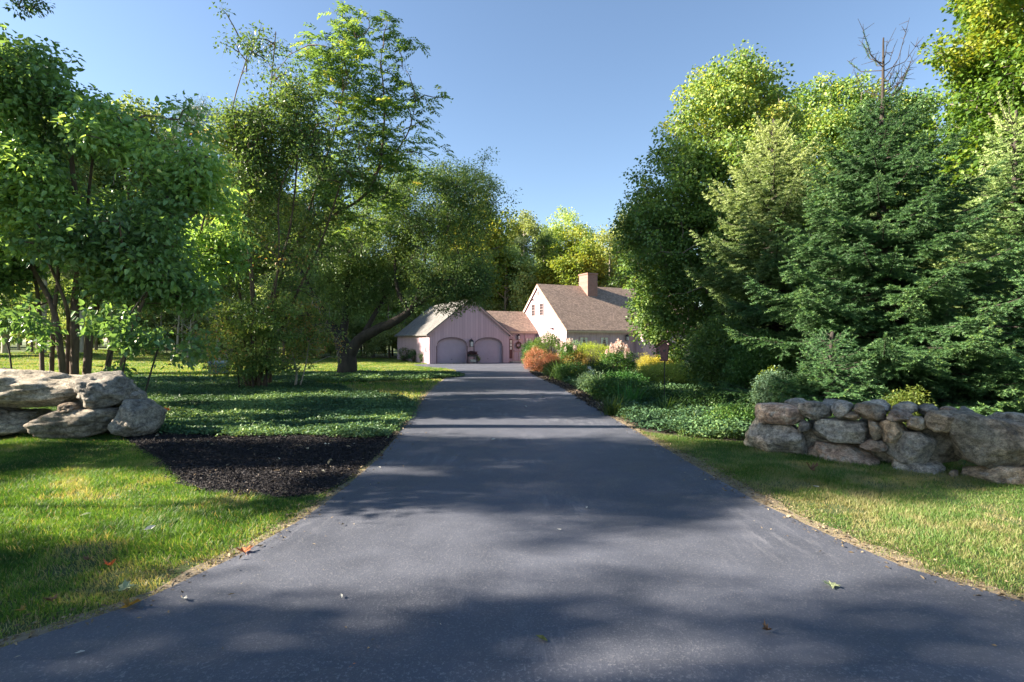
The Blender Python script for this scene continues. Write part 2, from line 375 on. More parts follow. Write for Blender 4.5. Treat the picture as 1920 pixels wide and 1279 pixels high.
def ribbon(edge, w, side, seed):
    P = np.array(edge); r = np.random.default_rng(seed); t = np.linspace(0, len(P)-1, len(P)*10)
    Q = np.stack([np.interp(t, np.arange(len(P)), P[:,0]), np.interp(t, np.arange(len(P)), P[:,1])], 1)
    T = unit(np.gradient(Q, axis=0)); Nn = np.stack([-T[:,1], T[:,0]], 1)*side
    ww = w*(.1+1.0*vnoise(np.concatenate([Q, np.zeros((len(Q),1))],1), seed, 1.3)+1.0*vnoise(np.concatenate([Q, np.zeros((len(Q),1))],1), seed+1, 5))
    return [tuple(q) for q in Q-Nn*.05]+[tuple(q) for q in (Q+Nn*ww[:,None])[::-1]]
def strip(name, rb, dz, m):
    n = len(rb)//2; a = np.array(rb[:n]); c = np.array(rb[n:][::-1]); V = np.empty((2*n,3)); V[0::2,:2] = a; V[1::2,:2] = c; V[:,2] = gz(V[:,0],V[:,1])+dz
    k = np.arange(n-1)*2; F = np.stack([k,k+1,k+3,k+2],-1); me = pymesh(name, V, F.tolist())
    if sum(p.normal.z for p in me.polygons) < 0: me.flip_normals()
    return tag(link(name, me, m), kind='structure')
strip('soil_verge', ribbon(L_EDGE[1:14], .11, 1, 3), .008, M_SAND)
strip('soil_verge', ribbon(R_EDGE[1:10], .14, -1, 4), .008, M_SAND)
sheet('mulch_bed', dense(MULCH, .3, .05, 1), .014, M_MULCH, 1)
sheet('bed_soil', COVER, .010, M_SOIL, 1)
sheet('edging_bed', dense(EDGING, .5, .03, 2), .022, M_MULCH, 1)
#@@SCATTER
def lawn(x, y):
    ok = ~inpoly(x, y, DRIVE) & ~inpoly(x, y, MULCH) & ~inpoly(x, y, COVER) & (y > 2.2) & ~inpoly(x, y, IVY)
    ok &= ~inpoly(x, y, ISLE)
    return ok
def grass(name, x0, x1, y0, y1, n, h, w, lm, fn, seed, lean=.35, tb=.45, label=None):
    r = np.random.default_rng(seed)
    x = x0+(x1-x0)*r.random(n); y = y0+(y1-y0)*r.random(n)
    k = fn(x, y)&(np.abs(x) < y*1.03+.6); x = x[k]; y = y[k]; n = len(x)
    le = np.interp(y, [q[1] for q in L_EDGE[:15]], [q[0] for q in L_EDGE[:15]]); re = np.interp(y, [q[1] for q in R_EDGE[:14]], [q[0] for q in R_EDGE[:14]])
    de = np.where(x < 0, le-x, x-re); bare = vnoise(np.stack([x,y,x*0],1), seed+20, 2.2)+.5*vnoise(np.stack([x,y,x*0],1), seed+21, 7)
    k = r.random(n) > .75*np.exp(-np.maximum(de,0)/.13)+np.clip((bare-.98)*3, 0, .75); x = x[k]; y = y[k]; de = de[k]; bare = bare[k]; n = len(x)
    P = np.stack([x, y, gz(x, y)], 1)
    vn = vnoise(P, seed, 1.1); vf = vnoise(P, seed+2, 5.0)
    hh = h*(.45+.7*r.random(n))*(.5+1.0*vn)*(1-.5*np.exp(-np.maximum(de,0)/.2))
    ww = w*(.7+.6*r.random(n)); a = r.random(n)*2*np.pi
    ln = r.normal(size=(n,2))*lean+(vnoise(P, seed+4, 2.)[:,None]-.5)*.7
    s = np.stack([np.cos(a), np.sin(a), np.zeros(n)], 1)*ww[:,None]
    d = np.concatenate([ln, np.ones((n,1))], 1); d = unit(d)
    m_ = P+d*hh[:,None]*.55; d2 = unit(np.concatenate([ln*2.6, np.ones((n,1))], 1)); t = m_+d2*hh[:,None]*.5
    V = np.stack([P-s, P+s, m_+s*.8, m_-s*.8, t], 1).reshape(-1,3); b = (np.arange(n)*5)[:,None]
    F = np.concatenate([b+[0,1,2], b+[0,2,3], b+[3,2,4]], 1).reshape(-1,3)
    ti = np.clip(tb+(vnoise(P, seed+7, .8)-.5)*.8+(vf-.5)*.5+r.normal(size=n)*.16+.35*np.exp(-np.maximum(de,0)/.22)+np.clip(bare-.8,0,.4), 0, .93); ti[r.random(n) < .05+.5*np.exp(-np.maximum(de,0)/.12)+np.clip(bare-.9,0,.3)] = 1
    return tag(link(name, npmesh(name, V, F, np.repeat(ti, 3)), lm), label, None, None, 'stuff')
grass('lawn_grass', -8, -1.7, 2.3, 9, 460000, .058, .0022, G_GRASS, lawn, 11)
grass('lawn_grass', 2.2, 9, 2.2, 10, 450000, .043, .0021, G_DRYGRASS, lawn, 12, tb=.5)
grass('lawn_grass', -46, -2.2, 9, 58, 420000, .10, .012, G_GRASS, lambda x, y: lawn(x, y)&(y > 9), 13, tb=.72)
# ground cover
def cover(name, poly, n, h, L, lm, seed, asp=.6, fade=0, label=None, fn=None, tb=.4):
    r = np.random.default_rng(seed); p = np.array(poly); x0, y0 = p.min(0); x1, y1 = p.max(0)
    x = x0+(x1-x0)*r.random(n*3); y = y0+(y1-y0)*r.random(n*3)
    if fade:   # spread evenly over the picture's depth: many near, few far
        y = 1/(1/y1+(1/y0-1/y1)*r.random(n*3)); 
    k = inpoly(x+.08*r.normal(size=n*3), y+.08*r.normal(size=n*3), poly)&(np.abs(x) < y*1.05+.6)
    if fn is not None: k &= fn(x, y)
    x, y = x[k][:n], y[k][:n]; n = len(x); P = np.stack([x, y, gz(x, y)], 1)
    mound = vnoise(P, seed, 1.6)*.6+vnoise(P, seed+3, 5)*.5
    P[:,2] += h*(.15+.9*mound)*(.35+.65*r.random(n))
    D = unit(np.concatenate([r.normal(size=(n,2)), .25+.3*r.normal(size=(n,1))], 1)); Nn = unit(np.array([0,0,1.])+r.normal(size=(n,3))*.4)
    l = L*(.6+.8*r.random(n))*(1+.035*np.maximum(0, y-9) if fade else 1)
    V, F, kk = leaves(P, D, Nn, l, l*asp)
    ti = np.clip(tb+(vnoise(P, seed+6, .9)-.5)*.9+r.normal(size=n)*.2, 0, 1)
    return tag(link(name, npmesh(name, V, F, np.repeat(ti, kk)), lm), label, None, None, 'stuff')
cover('ivy_ground_cover', IVY, 230000, .15, .045, G_IVY, 21, fade=1)
cover('ivy_ground_cover', ISLE, 70000, .22, .075, G_IVY, 22)
cover('pachysandra_ground_cover', COVER, 210000, .32, .055, G_IVY, 23, fade=1, tb=.38, fn=lambda x, y: ~inpoly(x, y, DRIVE)&~inpoly(x, y, EDGING))
grass('bed_grass', 2.2, 9, 8.6, 22, 60000, .22, .006, G_BED, lambda x, y: inpoly(x, y, COVER)&(vnoise(np.stack([x,y,x*0],1), 4, .5) > .45)&~inpoly(x, y, EDGING), 24)
def chips(name, poly, n, L, m, seed, label, dz=.018):
    r = np.random.default_rng(seed); p = np.array(poly); x0, y0 = p.min(0); x1, y1 = p.max(0)
    x = x0+(x1-x0)*r.random(n*3); y = y0+(y1-y0)*r.random(n*3); k = inpoly(x+.06*r.normal(size=n*3), y+.06*r.normal(size=n*3), poly); x, y = x[k][:n], y[k][:n]; n = len(x)
    P = np.stack([x, y, gz(x, y)+dz+.02*r.random(n)], 1)
    D = unit(np.concatenate([r.normal(size=(n,2)), .25*r.normal(size=(n,1))], 1)); Nn = unit(np.array([0,0,1.])+r.normal(size=(n,3))*.6)
    l = L*(.3+1.1*r.random(n)**2); V, F, kk = leaves(P, D, Nn, l, l*(.2+.35*r.random(n)), fold=.35)
    return tag(link(name, npmesh(name, V, F, np.repeat(r.random(n), kk)), m), label, None, None, 'stuff')
M_CHIP = leafmat('bark_chip', [(0,(.007,.006,.008)),(.8,(.024,.021,.024)),(.95,(.05,.042,.038)),(.992,(.09,.07,.05)),(1,(.30,.25,.18))], .02, (1,1,1), rough=.8, objvar=0)
M_CHIP2 = leafmat('bed_chip', [(0,(.02,.018,.018)),(.5,(.06,.045,.035)),(.8,(.14,.11,.08)),(1,(.34,.27,.18))], .02, (1,1,1), rough=.8, objvar=0)
M_STRAW = leafmat('straw', [(0,(.08,.06,.035)),(.6,(.17,.13,.075)),(1,(.34,.27,.17))], .2, (1,1,1), rough=.8, objvar=0)
chips('mulch_chips', MULCH, 90000, .034, M_CHIP, 31, None)
chips('edging_litter', EDGING, 16000, .09, M_CHIP2, 32, None, .03)
M_LIT = leafmat('small_litter', [(0,(.10,.08,.05)),(.6,(.26,.19,.11)),(.9,(.42,.36,.24)),(1,(.5,.5,.42))], .1, (1,1,1), rough=.8, objvar=0)
chips('drive_litter', [(x+.02,y) for x,y in L_EDGE[3:14]]+[(x+.5,y) for x,y in L_EDGE[3:14]][::-1], 420, .035, M_LIT, 35, None, .022)
chips('drive_litter', [(x-.02,y) for x,y in R_EDGE[2:13]]+[(x-.45,y) for x,y in R_EDGE[2:13]][::-1], 520, .035, M_LIT, 36, None, .022)
chips('drive_litter', MULCH, 160, .075, M_LIT, 37, None, .03)
chips('drive_litter', DRIVE, 420, .022, M_LIT, 38, None, .022)
chips('dry_litter', ribbon(L_EDGE[1:12], .16, 1, 3), 15000, .035, M_STRAW, 33, None, .008)
chips('dry_litter', ribbon(R_EDGE[1:10], .17, -1, 4), 17000, .035, M_STRAW, 34, None, .008)
#@@HOUSE
# ------------------------------------------------------------------ house (local frame: u along the fronts, v back, z up)
def siding(name, col, dark=.8):
    m, nt, b = mat(name); L = nt.links; v = coords(nt)
    sx = N(nt, 'ShaderNodeSeparateXYZ'); L.new(v, sx.inputs[0])
    ad = N(nt, 'ShaderNodeMath', operation='ADD'); L.new(sx.outputs[0], ad.inputs[0]); L.new(sx.outputs[1], ad.inputs[1])
    ms = N(nt, 'ShaderNodeMath', operation='MULTIPLY'); ms.inputs[1].default_value = 1/.24; L.new(ad.outputs[0], ms.inputs[0])
    fr = N(nt, 'ShaderNodeMath', operation='FRACT'); L.new(ms.outputs[0], fr.inputs[0])
    fl = N(nt, 'ShaderNodeMath', operation='FLOOR'); L.new(ms.outputs[0], fl.inputs[0])
    wn = N(nt, 'ShaderNodeTexWhiteNoise', noise_dimensions='1D'); L.new(fl.outputs[0], wn.inputs['W'])
    gr = ramp(nt, [(0,(.45,.45,.45)),(.05,(1,1,1)),(.96,(1,1,1)),(1,(.45,.45,.45))], fr.outputs[0])
    bd = ramp(nt, [(0,(.9,.9,.9)),(1,(1.06,1.06,1.06))], wn.outputs['Value'])
    st = noise(nt, 3, 6, .7, coords(nt, (4,4,.4)))
    c = mixc(nt, 1, col, bd.outputs[0], 'MULTIPLY'); c = mixc(nt, 1, c, gr.outputs[0], 'MULTIPLY')
    c = mixc(nt, .35, c, ramp(nt, [(.3,(.75,.73,.72)),(.7,(1.08,1.08,1.08))], st.outputs[0]).outputs[0], 'MULTIPLY')
    L.new(c, b.inputs['Base Color']); b.inputs['Roughness'].default_value = .75; bump(nt, b, gr.outputs[0], .6, .01)
    return m
def shingle(name, col):
    m, nt, b = mat(name); L = nt.links; t = N(nt, 'ShaderNodeUVMap'); 
    br = N(nt, 'ShaderNodeTexBrick'); L.new(t.outputs[0], br.inputs['Vector'])
    br.inputs['Scale'].default_value = 1; br.inputs['Brick Width'].default_value = .16; br.inputs['Row Height'].default_value = .13
    br.inputs['Mortar Size'].default_value = .008; br.inputs['Color1'].default_value = (*[c*.72 for c in col],1); br.inputs['Color2'].default_value = (*[c*1.25 for c in col],1)
    br.inputs['Mortar'].default_value = (*[c*.35 for c in col],1); br.inputs['Mortar Smooth'].default_value = .2
    n = noise(nt, .8, 5, .65, coords(nt)); c = mixc(nt, .6, br.outputs[0], ramp(nt, [(.3,(.7,.7,.72)),(.7,(1.2,1.17,1.12))], n.outputs[0]).outputs[0], 'MULTIPLY')
    L.new(c, b.inputs['Base Color']); b.inputs['Roughness'].default_value = .9; bump(nt, b, br.outputs['Color'], .7, .02)
    return m
M_PINK = siding('pink_board_siding', (.46,.325,.375)); M_DOORP = plain('pink_door_paint', (.34,.27,.34), .6, .06, 3)
M_TRIM = plain('pink_trim', (.40,.26,.26), .6, .1, 5); M_CREAM = plain('eave_board', (.42,.30,.22), .7, .1, 5)
M_SHIN = shingle('brown_shingle', (.29,.21,.165)); M_SHING = shingle('grey_shingle', (.14,.138,.135))
M_TRIM.node_tree.nodes; M_GLASS = plain('window_glass', (.03,.035,.04), .08, .1, 2); M_CURT = plain('curtain_cloth', (.62,.62,.56), .9, .08, 20)
M_BLACK = plain('black_iron', (.02,.02,.022), .5, .2, 10); M_BRICKC = None
M_MAROON = plain('maroon_paint', (.10,.03,.035), .6, .2, 6); M_GREYP = plain('dark_frame', (.10,.08,.08), .6, .15, 6)
m, nt, b = mat('chimney_brick'); br = N(nt, 'ShaderNodeTexBrick'); nt.links.new(coords(nt, rot=(R(90),0,0)), br.inputs['Vector'])
br.inputs['Scale'].default_value = 1; br.inputs['Brick Width'].default_value = .2; br.inputs['Row Height'].default_value = .07; br.inputs['Mortar Size'].default_value = .008
br.inputs['Color1'].default_value = (.22,.10,.08,1); br.inputs['Color2'].default_value = (.30,.14,.115,1); br.inputs['Mortar'].default_value = (.26,.2,.18,1)
nt.links.new(br.outputs[0], b.inputs['Base Color']); b.inputs['Roughness'].default_value = .9; bump(nt, b, br.outputs['Fac'], .3, .01); M_BRICKC = m
class MB:
    def __init__(s): s.V = []; s.F = []
    def poly(s, pts):
        o = len(s.V); s.V += [tuple(p) for p in pts]; s.F.append(tuple(range(o, o+len(pts))))
    def box(s, x0, x1, y0, y1, z0, z1):
        o = len(s.V); s.V += [(x,y,z) for z in (z0,z1) for y in (y0,y1) for x in (x0,x1)]
        s.F += [tuple(o+i for i in f) for f in ((0,2,3,1),(4,5,7,6),(0,1,5,4),(2,6,7,3),(0,4,6,2),(1,3,7,5))]
    def prism(s, pts, d):
        "closed solid from an outline pushed along d"
        n = len(pts); o = len(s.V); d = Vector(d); s.V += [tuple(p) for p in pts]+[tuple(Vector(p)+d) for p in pts]
        s.F += [tuple(o+i for i in range(n))[::-1], tuple(o+n+i for i in range(n))]+[(o+i, o+(i+1)%n, o+n+(i+1)%n, o+n+i) for i in range(n)]
    def build(s, name, m, parent=None, smooth=False, uv=None):
        me = pymesh(name, s.V, s.F, smooth)
        bm = bmesh.new(); bm.from_mesh(me); bmesh.ops.recalc_face_normals(bm, faces=bm.faces[:]); bm.to_mesh(me); bm.free()
        if uv:
            ul = me.uv_layers.new(name='UVMap'); a, bb = Vector(uv[0]), Vector(uv[1])
            for l in me.loops:
                co = me.vertices[l.vertex_index].co; ul.data[l.index].uv = (co.dot(a), co.dot(bb))
        return link(name, me, m, parent)
HZ = -.31; house = thing('house', 'pink board sided house with arched garage doors, connector and steep brown roofed wing', 'house', (-6.82,44,HZ), R(25))
GW, GD, GE, GP = 7.26, 11.6, 2.58, 5.49            # garage width, depth, eave, peak
def arch(u0, u1, z0, zs, zt, n=14):
    c, r = (u0+u1)/2, (u1-u0)/2
    return [(u0,z0)]+[(c-r*math.cos(math.pi*k/n), zs+(zt-zs)*math.sin(math.pi*k/n)**.8) for k in range(n+1)]+[(u1,z0)]
doors = [(.66,3.27),(3.97,6.58)]
# garage front with two arched openings, cut as strips
mb = MB()
def top(u): return GE+(GP-GE)*(1-abs(u-GW/2)/(GW/2))
def front_strip(ua, ub, lo):
    mb.poly([(ua,0,lo(ua)),(ub,0,lo(ub)),(ub,0,top(ub)),(ua,0,top(ua))])
def archz(u, d, zs=1.45, zt=2.14):
    c, r = (d[0]+d[1])/2, (d[1]-d[0])/2; return zs+(zt-zs)*max(0, 1-((u-c)/r)**2)**.42
us = sorted(set([0, GW/2, GW]+[d for dd in doors for d in dd]+[dd[0]+(dd[1]-dd[0])*(.5-.5*math.cos(math.pi*k/16)) for dd in doors for k in range(17)]))
for ua, ub in zip(us, us[1:]):
    dd = next((d for d in doors if d[0]-1e-6 <= ua and ub <= d[1]+1e-6), None)
    if dd: front_strip(ua, ub, lambda u: archz(u, dd)); mb.poly([(ua,0,archz(ua,dd)),(ub,0,archz(ub,dd)),(ub,.22,archz(ub,dd)),(ua,.22,archz(ua,dd))])
    else: front_strip(ua, ub, lambda u: -.3)
for d in doors:
    for u in d: mb.poly([(u,0,-.3),(u,.22,-.3),(u,.22,1.45),(u,0,1.45)])
mb.poly([(0,0,-.3),(0,GD,-.3),(0,GD,GE),(0,0,GE)]); mb.poly([(GW,0,-.3),(GW,GD,-.3),(GW,GD,GE),(GW,0,GE)])
mb.poly([(0,GD,-.3),(GW,GD,-.3),(GW,GD,GE),(GW/2,GD,GP),(0,GD,GE)])
mb.build('garage_wall', M_PINK, house)
for d in doors:
    k = MB(); k.box(d[0]-.01, d[1]+.01, .16, .20, 0, 2.2)
    for z in (.52,1.04,1.56): k.box(d[0], d[1], .152, .162, z, z+.025)
    gd = k.build('garage_door', M_DOORP, house)
    k = MB(); n = 16
    for i in range(n):
        ua, ub = [d[0]+(d[1]-d[0])*(.5-.5*math.cos(math.pi*q/n)) for q in (i, i+1)]
        za, zb = archz(ua,d), archz(ub,d)
        k.prism([(ua,-.03,za),(ub,-.03,zb),(ub,-.03,zb+.10),(ua,-.03,za+.10)], (0,.03,0))
    k.box(d[0]-.07,d[0],-.03,0,0,1.5); k.box(d[1],d[1]+.07,-.03,0,0,1.5)
    k.build('trim', plain('dark_arch_trim', (.13,.085,.10), .6, .1, 5), gd)
    k = MB(); k.box((d[0]+d[1])/2-.06,(d[0]+d[1])/2+.06,.13,.152,.35,.38); k.build('handle', M_BLACK, gd)
def roof_pair(name, u0, u1, v0, v1, ze, zp, over, m, along='v', th=.1):
    "gable roof; along: direction of the ridge"
    k = MB()
    if along == 'v':
        c = (u0+u1)/2; s = (zp-ze)/(c-u0)
        for sg, e in ((-1,u0),(1,u1)):
            a = (e+sg*over, ze-over*s)
            k.prism([(a[0],v0-over*.6,a[1]),(c,v0-over*.6,zp),(c,v0-over*.6,zp+th),(a[0],v0-over*.6,a[1]+th)], (0,v1-v0+over*1.2,0))
        L = math.hypot(1,s); uv = ((0,1,0),(1/L if 0 else 0,0,1.4))
    else:
        c = (v0+v1)/2; s = (zp-ze)/(c-v0)
        for sg, e in ((-1,v0),(1,v1)):
            a = (e+sg*over, ze-over*s)
            k.prism([(u0-over*.5,a[0],a[1]),(u0-over*.5,c,zp),(u0-over*.5,c,zp+th),(u0-over*.5,a[0],a[1]+th)], (u1-u0+over,0,0))
        uv = ((1,0,0),(0,0,1.5))
    return k.build(name, m, house, uv=uv)
roof_pair('garage_roof', 0, GW, 0, GD, GE, GP, .28, M_SHING)
k = MB()   # rake boards
for sg in (-1,1):
    s = (GP-GE)/(GW/2); e = GW/2+sg*(GW/2+.27)
    k.prism([(e,-.20,GE-.27*s-.02),(GW/2,-.20,GP-.02),(GW/2,-.20,GP-.16),(e,-.20,GE-.27*s-.16)], (0,.03,0))
k.build('rake_board', M_TRIM, house)
# connector
CE, CPk, CV0, CV1 = 2.84, 4.62, .50, 5.6
mb = MB(); mb.box(GW+.003, 10.245, CV0, CV1, -.3, CE)
mb.build('connector_wall', M_PINK, house); roof_pair('connector_roof', GW-1.9, 10.24, CV0, CV1, CE, CPk, .22, M_SHIN, 'u')
k = MB(); k.box(GW+.05, 10.24, CV0-.26, CV0-.22, CE-.24, CE-.10); k.build('eave_board', M_CREAM, house)
def window(name, u, v, z, w, h, face='v', curtain=True, rows=3, mirror=1):
    "face v: looks to -v; face u: looks to -u"
    def bx(k, a0, a1, d0, d1, z0, z1):
        if face == 'v': k.box(u+a0, u+a1, v+d0, v+d1, z+z0, z+z1)
        else: k.box(u+d0, u+d1, v+a0, v+a1, z+z0, z+z1)
    k = MB()
    for a0,a1,z0,z1 in ((-w/2-.07,-w/2,-.07,h+.07),(w/2,w/2+.07,-.07,h+.07),(-w/2,w/2,-.07,0),(-w/2,w/2,h,h+.07)): bx(k,a0,a1,-.05,.01,z0,z1)
    bx(k,-w/2,w/2,-.042,-.012,h/2-.02,h/2+.02)
    for i in range(1,rows*2):
        if i != rows: bx(k,-w/2,w/2,-.034,-.016,h*i/(rows*2)-.008,h*i/(rows*2)+.008)
    for a in (-w/6,w/6): bx(k,a-.008,a+.008,-.032,-.018,0,h)
    wn = k.build('window', M_TRIM, house)
    k = MB(); bx(k,-w/2,w/2,-.012,-.004,0,h); k.build('pane', M_GLASS, wn)
    if curtain:
        k = MB()
        for sg in (-1,1):
            for i in range(6):
                f0, f1 = i/6, (i+1)/6; e0, e1 = w/2*(.15+.75*f0**.7), w/2*(.15+.75*f1**.7)
                a, b2 = sorted((sg*w/2*.98, sg*e0)); bx(k, a, b2, -.0155, -.013, h*(1-f1), h*(1-f0))
        k.build('curtain', M_CURT, wn)
    return wn
# entry door with sidelight, window, lamps
k = MB(); k.box(7.86,8.86,CV0-.03,CV0,0,2.12); ed = k.build('entry_door', M_TRIM, house)
k = MB()
for a,b2,z0,z1 in ((7.98,8.32,.2,.9),(8.42,8.74,.2,.9),(7.98,8.32,1.05,1.95),(8.42,8.74,1.05,1.95)): k.box(a,b2,CV0-.045,CV0-.03,z0,z1)
k.build('panel', M_PINK, ed); k = MB(); k.box(7.9,7.94,CV0-.09,CV0-.03,1.0,1.06); k.build('handle', M_BLACK, ed)
k = MB(); k.box(7.50,7.78,CV0-.03,CV0,.35,2.1); sl = k.build('sidelight', M_MAROON, house)
k = MB(); [k.box(7.55,7.73,CV0-.04,CV0-.03,z,z+.24) for z in (1.15,1.45,1.75)]; k.build('pane', M_CURT, sl)
k = MB(); k.box(7.4,9.3,CV0-.9,CV0-.003,-.2,.13); k.build('doorstep', plain('step_stone', (.32,.29,.27), .9, .2, 6), house)
window('window', 9.45, CV0, 1.25, .55, .9)
for q in (7.82, 9.02):
    k = MB(); k.box(q-.03,q+.03,CV0-.045,CV0,0,CE-.25); k.build('corner_batten', M_TRIM, house)
# main block
MU, MV0, MV1, ME, MP, ML = 10.25, -4.78, 5.22, 2.91, 7.0, 14.5
mb = MB(); c = (MV0+MV1)/2
mb.prism([(MU,MV0,-.3),(MU,MV1,-.3),(MU,MV1,ME),(MU,c,MP),(MU,MV0,ME)], (ML,0,0))
for q in (.9,2.35,3.0,4.35,5.0,6.2): mb.box(MU+q-.025,MU+q+.025,MV0-.03,MV0-.001,-.3,ME-.2)
mb.build('wall', M_PINK, house)
rf = roof_pair('roof', MU, MU+ML, MV0, MV1, ME, MP, .26, M_SHIN, 'u', .12)
k = MB(); cu = MU+5.04; k.box(cu-.55,cu+.52,c-1.3,c+.2,5.2,8.10); k.box(cu-.60,cu+.57,c-1.35,c+.25,8.10,8.22); k.build('chimney', M_BRICKC, rf)
k = MB(); k.box(MU,MU+ML,MV0-.29,MV0-.25,ME-.30,ME-.14); k.build('eave_board', M_CREAM, house)
k = MB(); s = (MP-ME)/(c-MV0)
for sg in (-1,1):
    e = c+sg*(5+.26); k.prism([(MU-.14,e,ME-.26*s-.02),(MU-.14,c,MP-.02),(MU-.14,c,MP-.18),(MU-.14,e,ME-.26*s-.18)], (.03,0,0))
k.build('rake_board', plain('pale_rake', (.60,.46,.42), .6, .08, 5), house)
for u in (MU+1.7, MU+3.75): window('window', u, MV0, 1.15, .72, 1.05)
window('window', MU, c+.2-.9, 4.25, .62, 1.0, 'u', False, 2); window('window', MU, c+.9, 4.25, .62, 1.0, 'u', False, 2)
window('window', MU, MV0+2.4, 1.5, .7, .9, 'u')
k = MB(); k.box(MU-.03,MU,c-.12,c+.14,6.1,6.45); k.build('attic_vent', M_GREYP, house)
for v, z in ((c+1.1,5.72),(MV0+2.3,2.95)):
    k = MB(); k.box(MU-.08,MU,v-.05,v+.05,z,z+.1); k.prism([(MU-.2,v-.2,z),(MU-.08,v-.2,z+.12),(MU-.04,v-.16,z+.02)], (0,.12,0)); k.prism([(MU-.2,v+.1,z),(MU-.08,v+.1,z+.12),(MU-.04,v+.14,z+.02)], (0,.12,0)); k.build('floodlight', M_BLACK, house)
# vestibule and bay on the far end
mb = MB(); mb.box(MU+7.0,MU+8.4,MV0-1.1,MV0-.002,-.3,2.5); mb.box(MU+8.9,MU+13.5,MV0-2.2,MV0-.003,-.3,2.75); mb.build('bay_wall', M_PINK, house)
k = MB(); k.prism([(MU+6.9,MV0-1.3,2.5),(MU+6.9,MV0-.27,2.72),(MU+6.9,MV0-.27,2.80),(MU+6.9,MV0-1.3,2.6)], (1.6,0,0))
k.prism([(MU+8.7,MV0-2.4,2.72),(MU+8.7,MV0-.25,3.7),(MU+8.7,MV0-.25,3.8),(MU+8.7,MV0-2.4,2.82)], (5,0,0)); k.build('bay_roof', M_SHIN, house, uv=((1,0,0),(0,0,1.5)))
def lantern(u, v, z, s=1.):
    k = MB(); k.box(u-.05*s,u+.05*s,v-.04,v,z+.1*s,z+.35*s); k.box(u-.02*s,u+.02*s,v-.2*s,v-.04,z+.36*s,z+.39*s)
    for a in (-1,1):
        for b2 in (-1,1): k.box(u+a*.10*s-.012,u+a*.10*s+.012,v-.2*s+b2*.1*s-.012,v-.2*s+b2*.1*s+.012,z-.15*s,z+.22*s)
    k.box(u-.12*s,u+.12*s,v-.32*s,v-.08*s,z-.18*s,z-.15*s)
    o = len(k.V); cc = (u,v-.2*s); k.V += [(cc[0]+a*.15*s,cc[1]+b2*.15*s,z+.22*s) for a,b2 in ((-1,-1),(1,-1),(1,1),(-1,1))]+[(cc[0],cc[1],z+.45*s)]
    k.F += [(o+i,o+(i+1)%4,o+4) for i in range(4)]+[(o+3,o+2,o+1,o)]
    la = k.build('lantern', M_BLACK, house); k = MB(); k.box(u-.085*s,u+.085*s,v-.285*s,v-.115*s,z-.14*s,z+.2*s); k.build('lantern_glass', plain('frosted_glass', (.5,.5,.52), .2, .1, 3), la)
lantern(3.62, 0, 1.62, 1.15); lantern(8.36, CV0, 2.2, .8); lantern(MU+6.05, MV0, 2.1, .9)
HM = Matrix.Translation((-6.82,44,HZ)) @ Matrix.Rotation(R(25), 4, 'Z')
def hl(u, v, z): return HM @ Vector((u, v, z))
# wreath
a = np.linspace(0, 2*np.pi, 40, endpoint=False); ww = thing('wreath', 'round dried wreath hanging on the pink entry door', 'wreath', hl(8.37,CV0-.09,1.55), R(25))
C = np.stack([.24*np.cos(a), rng.normal(size=40)*.01, .24*np.sin(a)], 1); V, F, t = clump_leaves(C, np.full(40,.08), 40, .05, .4, 'leaf', 1, 0, np.full(40,.5))
link('ring', npmesh('ring', V, F, t), leafmat('wreath_leaf', [(0,(.10,.04,.04)),(1,(.28,.14,.11))], .1, (1,1,1), objvar=0), ww)
